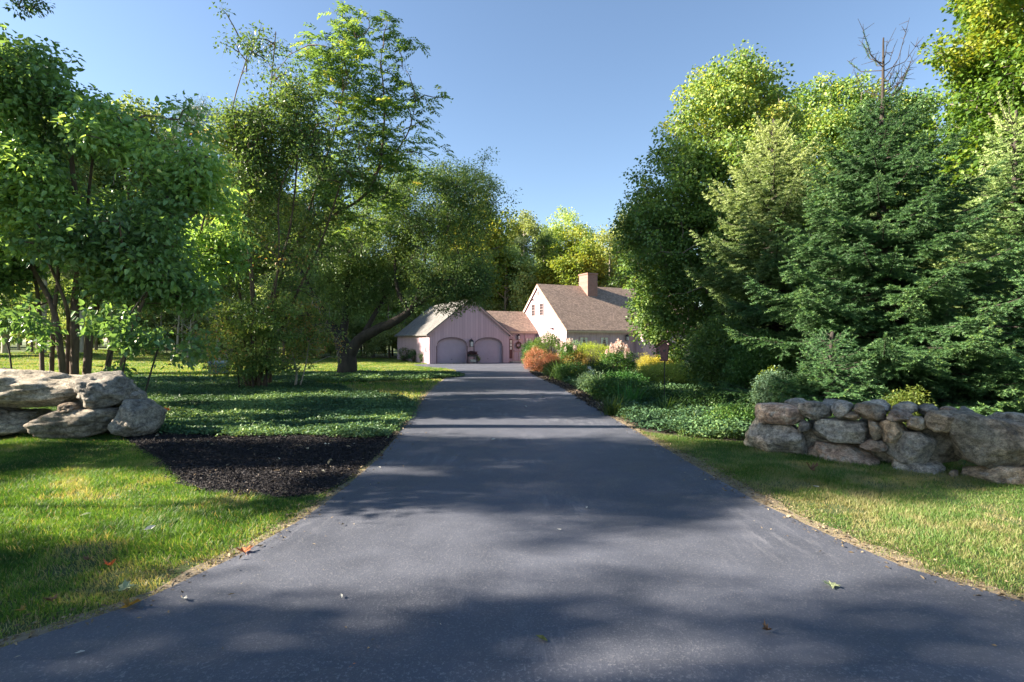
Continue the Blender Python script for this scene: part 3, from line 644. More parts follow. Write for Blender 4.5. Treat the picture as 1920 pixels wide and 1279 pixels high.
#@@STONES
# ------------------------------------------------------------------ boulders
def stone_mat(name, c1, c2, c3):
    m, nt, b = mat(name); L = nt.links; oi = N(nt, 'ShaderNodeObjectInfo'); t = N(nt, 'ShaderNodeTexCoord')
    ad = N(nt, 'ShaderNodeVectorMath', operation='ADD'); L.new(t.outputs['Object'], ad.inputs[0])
    sc_ = N(nt, 'ShaderNodeVectorMath', operation='SCALE'); sc_.inputs['Scale'].default_value = 40; cx = N(nt, 'ShaderNodeCombineXYZ')
    L.new(oi.outputs['Random'], cx.inputs[0]); L.new(oi.outputs['Random'], cx.inputs[1]); L.new(cx.outputs[0], sc_.inputs[0]); L.new(sc_.outputs[0], ad.inputs[1])
    mp = N(nt, 'ShaderNodeMapping'); mp.inputs['Scale'].default_value = (1,1,1.15); L.new(ad.outputs[0], mp.inputs['Vector']); v = mp.outputs[0]
    n1 = noise(nt, 4.0, 7, .65, v, .5); n2 = noise(nt, 16, 8, .72, v); n3 = noise(nt, 7, 5, .6, v); n4 = noise(nt, 70, 5, .75, v)
    c = ramp(nt, [(.34,c1),(.5,c2),(.66,c3)], n1.outputs[0]).outputs[0]
    c = mixc(nt, .85, c, ramp(nt, [(.36,(.30,.30,.30)),(.5,(.95,.95,.95)),(.64,(1.6,1.6,1.6))], n2.outputs[0]).outputs[0], 'MULTIPLY')
    c = mixc(nt, ramp(nt, [(.58,(0,0,0)),(.68,(.75,.75,.75))], n3.outputs[0]).outputs[0], c, (.34,.34,.31))
    c = mixc(nt, .6, c, ramp(nt, [(.38,(.45,.45,.45)),(.62,(1.4,1.4,1.4))], n4.outputs[0]).outputs[0], 'MULTIPLY')
    hv = N(nt, 'ShaderNodeHueSaturation'); mr = N(nt, 'ShaderNodeMapRange'); mr.inputs['To Min'].default_value = .68; mr.inputs['To Max'].default_value = 1.35
    m9 = N(nt, 'ShaderNodeMath', operation='MULTIPLY'); m9.inputs[1].default_value = 7.77; f9 = N(nt, 'ShaderNodeMath', operation='FRACT'); L.new(oi.outputs['Random'], m9.inputs[0]); L.new(m9.outputs[0], f9.inputs[0])
    L.new(f9.outputs[0], mr.inputs['Value']); L.new(mr.outputs[0], hv.inputs['Value']); L.new(c, hv.inputs['Color']); c = hv.outputs[0]
    L.new(c, b.inputs['Base Color']); b.inputs['Roughness'].default_value = .88
    hh = N(nt, 'ShaderNodeMath', operation='ADD'); L.new(n2.outputs[0], hh.inputs[0]); m3 = N(nt, 'ShaderNodeMath', operation='MULTIPLY'); m3.inputs[1].default_value = .6
    L.new(n4.outputs[0], m3.inputs[0]); L.new(m3.outputs[0], hh.inputs[1]); bump(nt, b, hh.outputs[0], 1.0, .04)
    return m
S_GREY = stone_mat('grey_granite', (.17,.155,.135), (.34,.305,.255), (.47,.42,.34))
S_TAN = stone_mat('tan_fieldstone', (.20,.15,.10), (.36,.27,.18), (.42,.36,.28))
S_PINK = stone_mat('rusty_fieldstone', (.19,.13,.095), (.34,.24,.175), (.38,.33,.27))
S_DARK = stone_mat('weathered_ledge', (.17,.145,.11), (.34,.295,.225), (.47,.41,.32))
def rock(name, c, size, rz, m, parent, seed, sub=5, rough=1., tilt=0, planes=9):
    planes += 6
    bm = bmesh.new(); bmesh.ops.create_icosphere(bm, subdivisions=sub, radius=1)
    V = np.array([v.co[:] for v in bm.verts]); r = np.random.default_rng(seed)
    d = unit(V); Pn = unit(r.normal(size=(planes,3))*[1,1,.8]); h = .70+.25*r.random(planes)
    Pn = np.concatenate([Pn, [[0,0,1],[0,0,-1],[0,-1,.1],[0,1,0],[1,0,0],[-1,0,0]]]); h = np.concatenate([h, [.86,.86,.80,.86,.9,.9]])
    dn = d@unit(Pn).T; rad = np.where(dn > .05, h/np.maximum(dn,.05), 9)
    k = 42.; rr = (np.sum(rad**-k, axis=1)+1.15**-k)**(-1/k)
    P = d*rr[:,None]
    nn = (vnoise(P+seed*3.1, seed, 1.7)-.5)*.15+(vnoise(P+seed, seed+1, 4.5)-.5)*.11*rough+(vnoise(P*[1,1,1.3]+seed, seed+2, 11)-.5)*.055*rough+(vnoise(P*[1,1,1.3]+seed, seed+3, 24)-.5)*.022*rough
    if m.name == 'weathered_ledge': nn = nn+(np.abs(vnoise(P*[1,1,6.5]+seed, seed+4, 1.3)-.5)-.25)*.06
    nn = nn-np.clip(.06-np.abs(vnoise(P+seed, seed+6, 2.6)-.5), 0, .06)*.7
    P = P*(1+nn[:,None]); ext = np.abs(P).max(0); P = P/ext*np.array(size)/2
    ct, st = math.cos(tilt), math.sin(tilt); P = np.stack([P[:,0]*ct-P[:,2]*st, P[:,1], P[:,0]*st+P[:,2]*ct], 1)
    for v, p in zip(bm.verts, P): v.co = p
    me = bpy.data.meshes.new(name); bm.to_mesh(me); bm.free()
    for p in me.polygons: p.use_smooth = True
    o = link(name, me, m, parent); o.location = c; o.rotation_euler = (0,0,rz); return o
RW = thing('stone_wall', 'dry laid wall of rounded field stones beside the right lawn', 'stone wall', (4.5,6.9,0))
def wall_s(px): u = (px-960)/1000; return (7.8*u-3.47)/(2.1+1.87*u)
WR = math.atan2(-.665,.747)
def wstone(x0, y0, x1, y1, m, seed, dep=.5, back=0, tilt=0, pl=9, grow=1.0):
    px = (x0+x1)/2; s = wall_s(px); u = (px-960)/1000
    bk = back+dep*.5-.02; X_, Y_ = 3.47+2.1*s, 7.8-1.87*s
    q = Vector((X_, Y_, 0))+Vector((.665,.747,0))*bk; 
    Yf = Y_+.747*back
    # keep it in line with its seen column at its own depth
    L = (x1-x0)/1000*Yf/(.747+.665*u)*grow
    z1, z0 = H0-(y0-640)/1000*(Yf+.06), H0-(y1-640)/1000*Yf
    q.x = u*(q.y-.03)-.0*L; q.z = (z0+z1)/2
    rock('stone', q-RW.location, (L, dep, (z1-z0)*1.02), WR+random.uniform(-.12,.12), m, RW, seed, 5, .8, tilt, pl)
for a in [(1406,759,1513,798,S_PINK,1,.55),(1399,796,1519,856,S_GREY,2,.6),(1505,834,1653,888,S_PINK,8,.5),(1512,787,1634,836,S_GREY,7,.5),
          (1498,788,1524,812,S_GREY,6,.3),(1500,754,1562,790,S_GREY,4,.4),(1560,754,1602,787,S_GREY,5,.4),(1580,772,1617,790,S_TAN,9,.3),(1602,757,1667,791,S_TAN,10,.5),
          (1630,789,1661,828,S_TAN,11,.35),(1651,789,1707,834,S_TAN,12,.4),(1617,826,1677,852,S_PINK,13,.4),(1665,768,1716,796,S_PINK,14,.45),(1702,783,1744,812,S_TAN,15,.4),
          (1740,772,1818,815,S_TAN,16,.5),(1659,810,1762,876,S_GREY,17,.5),(1672,862,1782,906,S_GREY,18,.45),(1762,778,1955,886,S_DARK,19,.6),(1781,882,1801,902,S_TAN,20,.2),
          (1797,876,1975,922,S_TAN,21,.55),(1950,772,2080,860,S_GREY,26,.6),(1965,850,2110,945,S_TAN,27,.6),(2075,770,2230,900,S_DARK,28,.6)]: wstone(*a)
for a in [(1471,748,1516,772,S_GREY,3,.45,.42),(1540,750,1590,776,S_GREY,34,.45,.42),(1618,751,1674,775,S_GREY,22,.45,.42),(1676,755,1728,778,S_GREY,23,.45,.42),(1722,760,1768,782,S_GREY,24,.4,.42),
          (1765,764,1800,784,S_PINK,29,.4,.42),(1796,765,1834,790,S_GREY,25,.4,.4),(1420,765,1480,800,S_GREY,30,.45,.5),(1850,775,1960,820,S_GREY,31,.5,.5)]: wstone(*a)
for i,(x0,x1) in enumerate([(1410,1500),(1500,1600),(1600,1700),(1700,1800),(1800,1940)]): wstone(x0-15,786,x1+15,876,S_DARK,40+i,.5,.30)
LW = thing('stone_wall', 'stack of big weathered boulders at the end of the left lawn', 'stone wall', (-7.6,9,0))
def lstone(x0, y0, x1, y1, m, seed, dep=1.0, Yf=8.55, tilt=0, rough=1.2, pl=9):
    k = Yf/1000; z1, z0 = H0-(y0-640)/1000*(Yf+dep*.35), H0-(y1-640)/1000*Yf
    c = Vector(((x0+x1)/2*k-960*k, Yf+dep*.5-.05, (z0+z1)/2)); c.x = ((x0+x1)/2-960)/1000*c.y; k *= c.y/Yf
    rock('boulder', c-LW.location, ((x1-x0)*k*1.06, dep, (z1-z0)*1.05), random.uniform(-.06,.06), m, LW, seed, 5, rough, tilt, pl)
for a in [(-170,692,190,775,S_DARK,50,1.3,8.5,.03,1.6),(142,697,243,769,S_GREY,151,1.0,8.45,.05,1.4),(112,755,150,776,S_TAN,52,.4,8.45),(60,764,246,832,S_DARK,153,1.1,8.4,.03,1.),
          (232,750,296,824,S_GREY,154,.9,8.5,-.06,1.),(-110,768,66,824,S_DARK,55,1.1,8.5),(240,733,270,757,S_GREY,56,.5,8.9),(-330,700,-150,830,S_DARK,57,1.2,8.4),(-20,770,80,800,S_DARK,58,.8,8.9)]: lstone(*a)
#@@TREES
# ------------------------------------------------------------------ left trees
def P3(px, py, Y, r): p = wp(px, Y, py); return (p.x, p.y, p.z, r)
def P0(px, Y, r): p = wp(px, Y); return (p.x, p.y, p.z-.1, r)
# big leaved lilac clump behind the boulders
Yl = 12.4; b0 = wp(165, Yl)
limbs = []
for (pb, pts) in [(82,[(75,600),(60,480),(30,330)]),(95,[(100,610),(110,480),(90,300)]),(125,[(105,600),(70,520),(10,420)]),(140,[(140,600),(150,470),(130,260)]),
                  (160,[(170,610),(200,540),(240,440),(300,330)]),(190,[(215,620),(245,560),(255,470),(230,300)]),(120,[(128,640),(120,560),(60,430)]),(205,[(240,640),(280,540),(330,450),(360,340)]),(150,[(135,590),(160,420),(180,240)])]:
    r = random.uniform(.055,.10) if pb in (160,190,125,140) else .045
    limbs.append([P0(pb, Yl+random.uniform(-.3,.3), r*1.15)]+[P3(x, y, Yl+random.uniform(-.6,.6), r*(1-.22*i)) for i,(x,y) in enumerate(pts)])
tree('broad_leaved_tree', 'bushy multi-stemmed tree with large dark leaves behind the left boulders', 'tree', b0, limbs,
     [ell(70,215,Yl,120,110,1.8,1,.12), ell(20,380,Yl,150,170,1.8), ell(170,330,Yl,170,140,1.7), ell(280,440,Yl,120,130,1.6,1,-.1), ell(110,470,Yl,180,110,1.6,.9,-.12), ell(345,330,Yl,70,90,1.0,.8,.15), ell(395,430,Yl+2,55,120,1.2,.7,.05), ell(360,240,Yl+1,40,40,.8,.3,.3), ell(180,240,Yl,60,50,1,.5,.15), ell(330,520,Yl,80,70,1.2,.6,-.1),ell(40,560,Yl,70,40,1.0,.3,-.1), ell(350,640,Yl,45,30,.8,.25,-.1)],
     820, 62, .14, G_LILAC, B_BROWN, .50, .62, 'broad', .5, seed=3, shell=.3, tint=.36, tvar=.4, twig_n=2, rmax=.04, hf=.8)
# thin dark suckers standing apart
k = []
for (xb, yb, xt, yt, Y_) in [(158,720,275,545,10.6),(212,740,250,610,10.4),(27,700,2,630,10.8),(255,700,330,610,10.5)]:
    P, r = smooth_path([P0(xb, Y_, .02), P3((xb+xt)/2+4, (yb+yt)/2, Y_, .015), P3(xt, yt, Y_, .007)], 4, .1); k.append(tube_path(P, r, 6))
# tall multi-stemmed clump
Yc = 18.0; b0 = wp(475, Yc); limbs = []
for (pb, pts, r) in [(470,[(450,560),(440,400),(430,250),(470,90)],.07),(478,[(480,560),(470,400),(500,230),(520,60)],.08),(482,[(510,560),(540,420),(560,260)],.07),(490,[(540,600),(600,450),(640,330)],.08),
                     (466,[(430,600),(400,470),(390,330)],.05),(474,[(475,520),(455,350),(440,200)],.05),(486,[(520,500),(530,350),(600,230)],.05)]:
    limbs.append([P0(pb, Yc+random.uniform(-.2,.2), r*.85)]+[P3(x+random.uniform(-6,6), y, Yc+random.uniform(-.8,.8), max(.012, r*.62*(1-.24*i))) for i,(x,y) in enumerate(pts)])
tree('slender_tree', 'tall sparse multi-stemmed tree with small leaves and bare twigs on top', 'tree', b0, limbs,
     [ell(510,130,Yc,80,110,1.3,.34,-.2), ell(470,50,Yc,55,70,.8,.10,-.3), ell(500,210,Yc,110,60,1.4,.5,-.1), ell(560,260,Yc,130,110,1.9,1,.05), ell(450,330,Yc,80,110,1.8,1,.1), ell(560,410,Yc,110,100,1.9,.8,.15), ell(430,480,Yc,60,80,1.4,.6,.15), ell(610,300,Yc,80,100,1.4,.7,0), ell(575,560,Yc+1,60,110,1.4,.6,.1), ell(420,590,Yc+1,50,80,1.2,.5,.15)],
     800, 46, .12, G_CLUMP, B_BROWN, .5, .5, 'leaf', .5, seed=8, shell=.2, tint=.48, tvar=.32, twig_n=3, rmax=.04, hf=.7)
# leafy creeper around its foot
tree('leafy_bush', 'leafy bush of suckers wrapped around the foot of the slender tree', 'bush', wp(475,17.4), [[P0(450,17.4,.03),P3(440,640,17.4,.02)],[P0(500,17.4,.03),P3(500,640,17.4,.02)],[P0(475,17.3,.03),P3(470,600,17.3,.02)]],
     [ell(465,650,17.4,75,60,.9), ell(450,600,17.4,70,40,.8), ell(520,600,17.4,50,50,.8,.7), ell(480,690,17.4,50,25,.6,.8,-.2)], 170, 60, .10, G_CLUMP, B_DARK, .34, .55, seed=5, tint=.62, tvar=.3, tw=.006)
# compound leaved tree
Yp = 19.5; b0 = wp(520, Yp)
limbs = [[P0(505,Yp,.085),P3(512,590,Yp,.07),P3(560,450,Yp,.055),P3(690,360,Yp,.05),P3(720,240,Yp,.035),P3(715,120,Yp,.02)],
         [P3(560,455,Yp,.045),P3(600,330,Yp,.035),P3(640,200,Yp,.03),P3(640,90,Yp,.015)],[P3(700,330,Yp,.035),P3(760,260,Yp,.025),P3(780,190,Yp,.012)]]
ee = [ell(690,110,Yp,90,90,1.4), ell(630,110,Yp,50,80,1.2,.8), ell(740,230,Yp,70,100,1.3), ell(660,250,Yp,90,90,1.6), ell(590,170,Yp,60,90,1.3,.6), ell(795,310,Yp,35,40,.7,.3), ell(800,190,Yp,30,30,.6,.2), ell(720,330,Yp,70,60,1.3,.8), ell(660,390,Yp,90,60,1.6,.8)]
C, _ = sample_clumps(ee, 330, .3, 0, 4, .8)
def pinnate(C, per, L, nl=7, ll=.13):
    ci = np.repeat(np.arange(len(C)), per); n = len(ci); O = C[ci]+rng.normal(size=(n,3))*.12
    a = rng.random(n)*2*np.pi; D = unit(np.stack([np.cos(a), np.sin(a), .25+.35*rng.normal(size=n)], 1)); Ln = L*(.7+.5*rng.random(n))
    S = unit(np.cross(D, [0,0,1.])); P, DD, NN, TT = [], [], [], []
    tr = .35+.25*rng.normal(size=n)
    for j in range(nl):
        f = (j+1)/nl; Q = O+D*(Ln*f)[:,None]-np.array([0,0,1.])*(Ln*.35*f*f)[:,None]
        for sg in (-1,1):
            P.append(Q); DD.append(unit(D*.55+S*sg*.9-np.array([0,0,.45])+rng.normal(size=(n,3))*.12)); NN.append(unit(np.array([0,0,1.])+rng.normal(size=(n,3))*.3)); TT.append(tr)
    P = np.concatenate(P); l = ll*(.8+.4*rng.random(len(P)))
    V, F, k2 = leaves(P, np.concatenate(DD), np.concatenate(NN), l, l*.36); return V, F, np.repeat(np.clip(np.concatenate(TT)+.1*rng.normal(size=len(P)),0,1), k2)
tree('compound_leaved_tree', 'tall tree with arching feathery compound leaves against the sky', 'tree', b0, limbs, ee, 100, 10, .11, G_COMP, B_BROWN, .45, .45, 'leaf', 0, seed=4, tint=.3, tvar=.3, twig_n=4, extra=pinnate(C, 5, .45, 7, .16))
# apple tree
Ya = 25.5; b0 = wp(650, Ya)
limbs = [[P0(651,Ya,.50),P3(650,670,Ya,.42),P3(640,645,Ya,.34),P3(612,600,Ya,.24),P3(590,560,Ya,.14),P3(560,500,Ya,.07)],
         [P3(652,672,Ya,.30),P3(672,640,Ya,.27),P3(700,622,Ya-.3,.24),P3(745,600,Ya-.6,.20),P3(775,575,Ya-.6,.15),P3(790,530,Ya-.6,.10),P3(800,460,Ya-.6,.06)],
         [P3(765,585,Ya-.6,.12),P3(745,540,Ya-.4,.09),P3(740,480,Ya,.06)],[P3(640,645,Ya,.24),P3(650,580,Ya+.4,.16),P3(655,500,Ya+.6,.10),P3(680,420,Ya+.6,.06)],
         [P3(612,605,Ya,.14),P3(585,620,Ya-.5,.13),P3(572,650,Ya-.7,.09)],[P3(775,575,Ya-.6,.12),P3(830,540,Ya-.8,.07),P3(870,480,Ya-.8,.04)],[P3(680,630,Ya,.14),P3(720,560,Ya+.3,.09),P3(760,500,Ya+.4,.05)]]
tree('apple_tree', 'old spreading apple tree with a thick leaning forked trunk', 'tree', b0, limbs,
     [ell(700,450,Ya,130,110,3.0), ell(820,460,Ya,110,90,2.6), ell(640,400,Ya,90,110,2.6,.8), ell(770,375,Ya,130,75,2.6,1.2,.05), ell(870,365,Ya,65,55,1.8,1,.05), ell(900,420,Ya,50,60,1.4,.7,.1), ell(885,480,Ya,52,80,1.8,1.5,.05), ell(850,535,Ya-.5,60,45,1.6,1.2), ell(820,400,Ya,90,70,2.4,1.2), ell(640,520,Ya,110,70,2.4,.7), ell(760,540,Ya,130,45,2.2,.7,-.1),ell(840,580,Ya-1,65,22,1.0,.35,-.1), ell(900,300,Ya,30,28,.7,.12,-.1), ell(570,500,Ya,70,90,2,.6), ell(945,360,Ya,25,14,.5,.08), ell(700,560,Ya,90,45,2,.4,-.15)],
     1550, 84, .11, G_APPLE, B_DARK, .62, .5, 'leaf', .4, seed=6, shell=.2, tint=.42, tvar=.45, twig_n=5, rmax=.07, hf=.5)
# small sapling shrub left of the apple
tree('young_shrub', 'small sunlit sapling with few yellow green leaves beside the leafy bush', 'shrub', wp(555,18.5), [[P0(553,18.5,.05),P3(556,700,18.5,.04),P3(550,670,18.5,.02)],[P0(560,18.5,.03),P3(572,690,18.5,.02),P3(580,640,18.5,.01)]],
     [ell(548,680,18.5,40,22,.6), ell(580,600,18.5,40,50,.7,.7), ell(545,610,18.5,40,40,.7,.5), ell(615,640,18.5,30,50,.6,.4)], 90, 30, .10, G_CLUMP, B_PALE, .3, .5, seed=15, tint=.62, tvar=.4, tw=.006)
# sucker group is its own plant
o = thing('bare_sucker', 'group of thin dark leaning shoots behind the left boulders', 'shrub', wp(200,10.5)); bb = np.array(o.location)
[link('stem', npmesh('stem', V-bb, F, smooth=True), B_DARK, o) for V, F in k]
C, _ = sample_clumps([ell(265,640,10.5,45,20,.4),ell(200,600,10.5,60,30,.5,.5),ell(230,690,10.4,35,12,.3,.4),ell(60,610,10.5,50,40,.5,.4)], 50, .2)
V, F, t = clump_leaves(C, np.full(len(C),.22), 22, .13, .62, 'broad', .8, .4, np.full(len(C),.25)); link('foliage', npmesh('foliage', V-bb, F, t), G_LILAC, o)
#@@RIGHT
# ------------------------------------------------------------------ right trees
Ym = 22.; 
def simple_limbs(px, Y, pts, r):
    main = [P0(px, Y, r*1.15)]+[P3(x, y, Y, r*(1-.8*(i+1)/len(pts))) for i,(x,y) in enumerate(pts)]; out = [main]
    for i in range(1, len(main)-1):
        for s in (-1,1):
            q = main[i]; L = random.uniform(1.0,1.6)
            out.append([(q[0],q[1],q[2],q[3]*.6),(q[0]+s*L*.6,q[1]+random.uniform(-1,1),q[2]+L*.7,q[3]*.4),(q[0]+s*L*1.1,q[1]+random.uniform(-1.5,1.5),q[2]+L*1.5,q[3]*.15)])
    return out
tree('maple_tree', 'large full maple, its shaded left side and sunlit top tinted into the leaves', 'tree', wp(1335,Ym), simple_limbs(1335,Ym,[(1335,600),(1330,480),(1345,350),(1350,200)],.28),
     [ell(1370,190,Ym,85,75,2.4,1.1,.22), ell(1392,118,Ym,22,24,.6,.12,.2), ell(1345,130,Ym,16,22,.5,.08,.2), ell(1296,170,Ym,20,26,.6,.12,.15), ell(1252,240,Ym,20,28,.6,.12,.05), ell(1448,155,Ym,20,26,.6,.12,.1), ell(1205,320,Ym,20,24,.6,.1,0), ell(1172,400,Ym,16,18,.5,.07,0), ell(1315,250,Ym,75,90,2.4,1,.22), ell(1425,260,Ym,65,110,2.2,1,.2), ell(1275,370,Ym,85,95,2.6,1,.05), ell(1370,360,Ym,110,130,3.2,1.2,.05), ell(1225,480,Ym,70,95,2.5,1,-.12), ell(1300,510,Ym,120,130,3,1.1,-.12), ell(1235,575,Ym,48,50,1.8,.8,-.1), ell(1400,470,Ym,90,130,2.5,.9,-.1), ell(1205,400,Ym,38,55,1.2,.5,-.1), ell(1285,630,Ym,95,45,2,.6,0), ell(1222,605,Ym,30,26,1,.3)],  # lobe tints paint in the sunlit top and the shaded lower crown
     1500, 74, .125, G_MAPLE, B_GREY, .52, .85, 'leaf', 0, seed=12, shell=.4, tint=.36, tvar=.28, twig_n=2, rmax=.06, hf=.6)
Ym = 28.
tree('maple_tree', 'yellow green rounded maple rising behind the two spruces', 'tree', wp(1570,Ym), simple_limbs(1570,Ym,[(1570,560),(1565,420),(1570,300),(1565,210)],.26),
     [ell(1560,230,Ym,85,75,2.8,1,.2), ell(1500,310,Ym,90,90,3,1,.2), ell(1640,260,Ym,80,80,2.8,1,.1), ell(1620,380,Ym,120,120,3,1), ell(1500,440,Ym,90,100,2.5,.7), ell(1720,330,Ym,80,110,2.5,1,.25), ell(1700,230,Ym,50,60,2,.7,.2)],
     1250, 66, .145, G_MAPLE, B_GREY, .6, .85, 'leaf', 0, seed=13, shell=.45, tint=.5, tvar=.3, twig_n=2, rmax=.06)
Ym = 17.
tree('maple_tree', 'very tall bright yellow green maple reaching past the top edge', 'tree', wp(1960,Ym), simple_limbs(1960,Ym,[(1955,500),(1945,300),(1940,100),(1930,-150)],.3),
     [ell(1880,40,Ym,85,110,2.2,1,.1), ell(1960,-120,Ym,160,160,3,1), ell(1880,200,Ym,95,80,2.2,1,.05), ell(2010,120,Ym,140,200,3,1), ell(1835,300,Ym,75,75,1.7,.8,.05), ell(1930,340,Ym,120,90,2.2,1,0), ell(1795,215,Ym,32,45,1,.35), ell(1770,380,Ym,50,50,1.3,.4), ell(2050,380,Ym,120,120,2.4,.8)],
     1350, 62, .135, G_YELLOW, B_GREY, .5, .85, 'leaf', .35, seed=14, shell=.35, tint=.5, tvar=.35, twig_n=2, rmax=.06)
# spruces
def spruce(label, px, Y, H, Rb, lm, nbr, step, seed, dead=0., needleL=.05, tipt=0., gap=.4, up=.25, bare=.35, asym=None, ntw=22):
    r = np.random.default_rng(seed); b = wp(px, Y); root = thing('spruce_tree', label, 'spruce', b)
    live = H-dead; A, B, rA, rB, sa, sb, st = [], [], [], [], [], [], []
    P, rr = smooth_path([(0,0,-.1,.16*H/8),(0.03,0,H*.3,.12*H/8),(-.02,.03,H*.6,.08*H/8),(.0,0,live,.035),(.03,.02,H,.015)], 6, .05); parts = [tube_path(P, rr, 10)]
    for i in range(nbr):
        f = (i+r.random())/nbr; h = bare+(live-bare)*f**1.05; L = Rb*(1-(h/live)**1.15)**.85*(.50+.62*r.random())+.18; a = i*2.399+r.normal()*.3
        if asym is not None: L *= asym(a, h/H)
        d = np.array([math.cos(a), math.sin(a), 0]); n = max(3, int(L/.22)); el = up*(h/H*1.6-.55)
        pts = [np.array([0,0,h])+d*(L*t)+np.array([0,0,L*(el*t-.42*t*(1-h/H)+.34*t**2.6)]) for t in np.linspace(0,1,n+1)]
        for t in range(n):
            A.append(pts[t]); B.append(pts[t+1]); rA.append(.028*(1-t/n)*L/2+.004); rB.append(.028*(1-(t+1)/n)*L/2+.003)
        m_ = max(6, int(L*ntw/2)*2)
        for j in range(m_):
            t = .12+.88*(j+r.random())/m_; x = t*n; q = min(int(x), n-1); p = pts[q]+(pts[q+1]-pts[q])*(x-q)
            l2 = (.10+.34*L*(1-t)**.7*(.3+.7*min(1,t*3)))*(.7+.5*r.random()); sg = 1 if j%2 else -1
            side = np.array([-d[1], d[0], 0])*sg; dd = d*(.75+.2*r.normal())+side*(.85)+np.array([0,0,-.10+.22*r.normal()]); dd /= np.linalg.norm(dd)
            e = p+dd*l2+np.array([0,0,-.10*l2]); sa.append(p); sb.append(e); st.append(t)
            for u in (.35,.65):
                if l2 > .22:
                    for s2 in (-1,1):
                        qq = p+(e-p)*u; d3 = dd+np.cross(dd,[0,0,1.])*s2*.8+r.normal(size=3)*.12; d3 /= np.linalg.norm(d3); l3 = l2*.42*(1.2-u)
                        sa.append(qq); sb.append(qq+d3*l3-np.array([0,0,.05*l3])); st.append(t)
        sa.append(pts[-2]); sb.append(pts[-1]+d*.08+np.array([0,0,.05])); st.append(1.)
    for q in range(22 if dead else (16 if H > 3 else 5)):      # top shoots
        a = r.random()*6.28; h = live-.7*r.random() if not dead else live-.2+dead*.75*r.random(); L = (.30+.75*r.random()**1.5)*(1.15 if dead else (.8 if H > 3 else .3))
        d = np.array([math.cos(a), math.sin(a), .75+.9*r.random()]); e = np.array([0,0,h])+d*L*.7; m1 = np.array([0,0,h])+d*L*.35*[1.2,1.2,.6]
        kk = .62 if dead else 1; A += [np.array([0,0,h]), m1]; B += [m1, e]; rA += [.017*kk,.013*kk]; rB += [.013*kk,.005*kk]
        if dead and q % 3 == 0: sa.append(m1); sb.append(m1+(e-m1)*.8); st.append(.3)
        if dead:
            for s in range(7):
                f = .2+.75*r.random(); p = m1+(e-m1)*f; A.append(p); B.append(p+(r.normal(size=3)*.09+[0,0,.05])); rA.append(.006); rB.append(.003)
        else: sa += [m1]; sb += [e]; st += [1.]
    parts.append(tubes(A, B, rA, rB, 5)); sa, sb, st = np.array(sa), np.array(sb), np.array(st)
    parts.append(tubes(sa, sb, .004, .002, 3))
    V, F = join(parts); link('trunk', npmesh('trunk', V, F, smooth=True), B_DARK, root)
    ln = np.linalg.norm(sb-sa, axis=1); cnt = np.maximum(3, (ln/step).astype(int)); ci = np.repeat(np.arange(len(sa)), cnt*4); n = len(ci)
    t = r.random(n); P = sa[ci]+(sb-sa)[ci]*t[:,None]; ax = unit((sb-sa)[ci]); rd = unit(np.cross(ax, r.normal(size=(n,3))))
    rd[:,2] = rd[:,2]*.6+.25; D = unit(ax*.75+rd); l = needleL*(.7+.5*r.random(n)); w = needleL*.24
    S = unit(np.cross(D, r.normal(size=(n,3)))); V = np.stack([P-S*w*.5, P+S*w*.5, P+D*l[:,None]], 1).reshape(-1,3)
    ti = .30+.25*(vnoise(P, seed, 1.2)-.5)+.22*(st[ci]-.5)+.18*(t-.3)+tipt*(P[:,2]/H)**2+.12*r.normal(size=n)
    link('crown', npmesh('crown', V, np.arange(n*3).reshape(-1,3), np.clip(ti,0,1)), lm, root)
    return root
spruce('dark green spruce with bare dead twigs at its very top', 1655, 11.5, 8.15, 4.0, G_SPRUCE, 190, .014, 61, dead=1.35, ntw=24, bare=.3)
spruce('pale tipped spruce standing between the large maple and the dark spruce', 1450, 15.0, 7.6, 4.1, G_SPRUCE2, 210, .024, 62, tipt=.6, asym=lambda a, f: .55 if math.cos(a) < -.2 and f < .38 else 1, needleL=.07, bare=.4, ntw=18)
spruce('sunlit pale spruce at the right edge, half hidden by the dark spruce', 1905, 13.0, 7.0, 2.8, G_SPRUCE2, 170, .026, 63, tipt=.4, needleL=.065, ntw=18)
spruce('low dark spruce filling the space over the right end of the stone wall', 2010, 9.4, 4.4, 2.6, G_SPRUCE, 130, .02, 64, ntw=18, bare=.2)
spruce('small young spruce just behind the middle of the stone wall', 1560, 9.6, 1.7, 1.1, G_SPRUCE, 70, .014, 65, ntw=24, bare=.1, needleL=.035)
#@@SHRUBS
# ------------------------------------------------------------------ shrubs and bed plants
def shrub(name, label, cat, px, py, Y, wpx, hpx, lm, L, n, per, group=None, crad=.16, asp=.5, bm=B_BROWN, tint=.5, tvar=.2, seed=1, dep=None, kind='leaf', lobes=1):
    "px,py: foot as seen; Y depth"
    base = wp(px, Y); k = Y/1000; h = hpx*k; w = wpx*k/2; dep = dep or w
    root = thing(name, label, cat, base, group=group); r = np.random.default_rng(seed)
    e = []
    for i in range(lobes):
        o = (i-(lobes-1)/2)/max(1,lobes)*w*1.5; e.append((np.array([o, r.normal()*.1*w, h*.52]), np.array([w/(1 if lobes == 1 else 1.5), dep, h*.50*(.85+.25*r.random())]), 1, 0))
    C, _ = sample_clumps(e, n, .6, 0, seed); C = C[C[:,2] > .03]
    rad = crad*(.7+.6*r.random(len(C))); tc = tint+(vnoise(C, seed, 2)-.5)*tvar*2
    V, F, t = clump_leaves(C, rad, per, L, asp, kind, .8, .05, tc); V[:,2] = np.maximum(V[:,2], .005)
    link('foliage', npmesh('foliage', V, F, t), lm, root)
    A = np.zeros((len(C),3)); A[:,:2] = r.normal(size=(len(C),2))*w*.12; V, F = tubes(A, C, .008*max(.5,h), .003, 4); link('stem', npmesh('stem', V, F), bm, root)
    return root
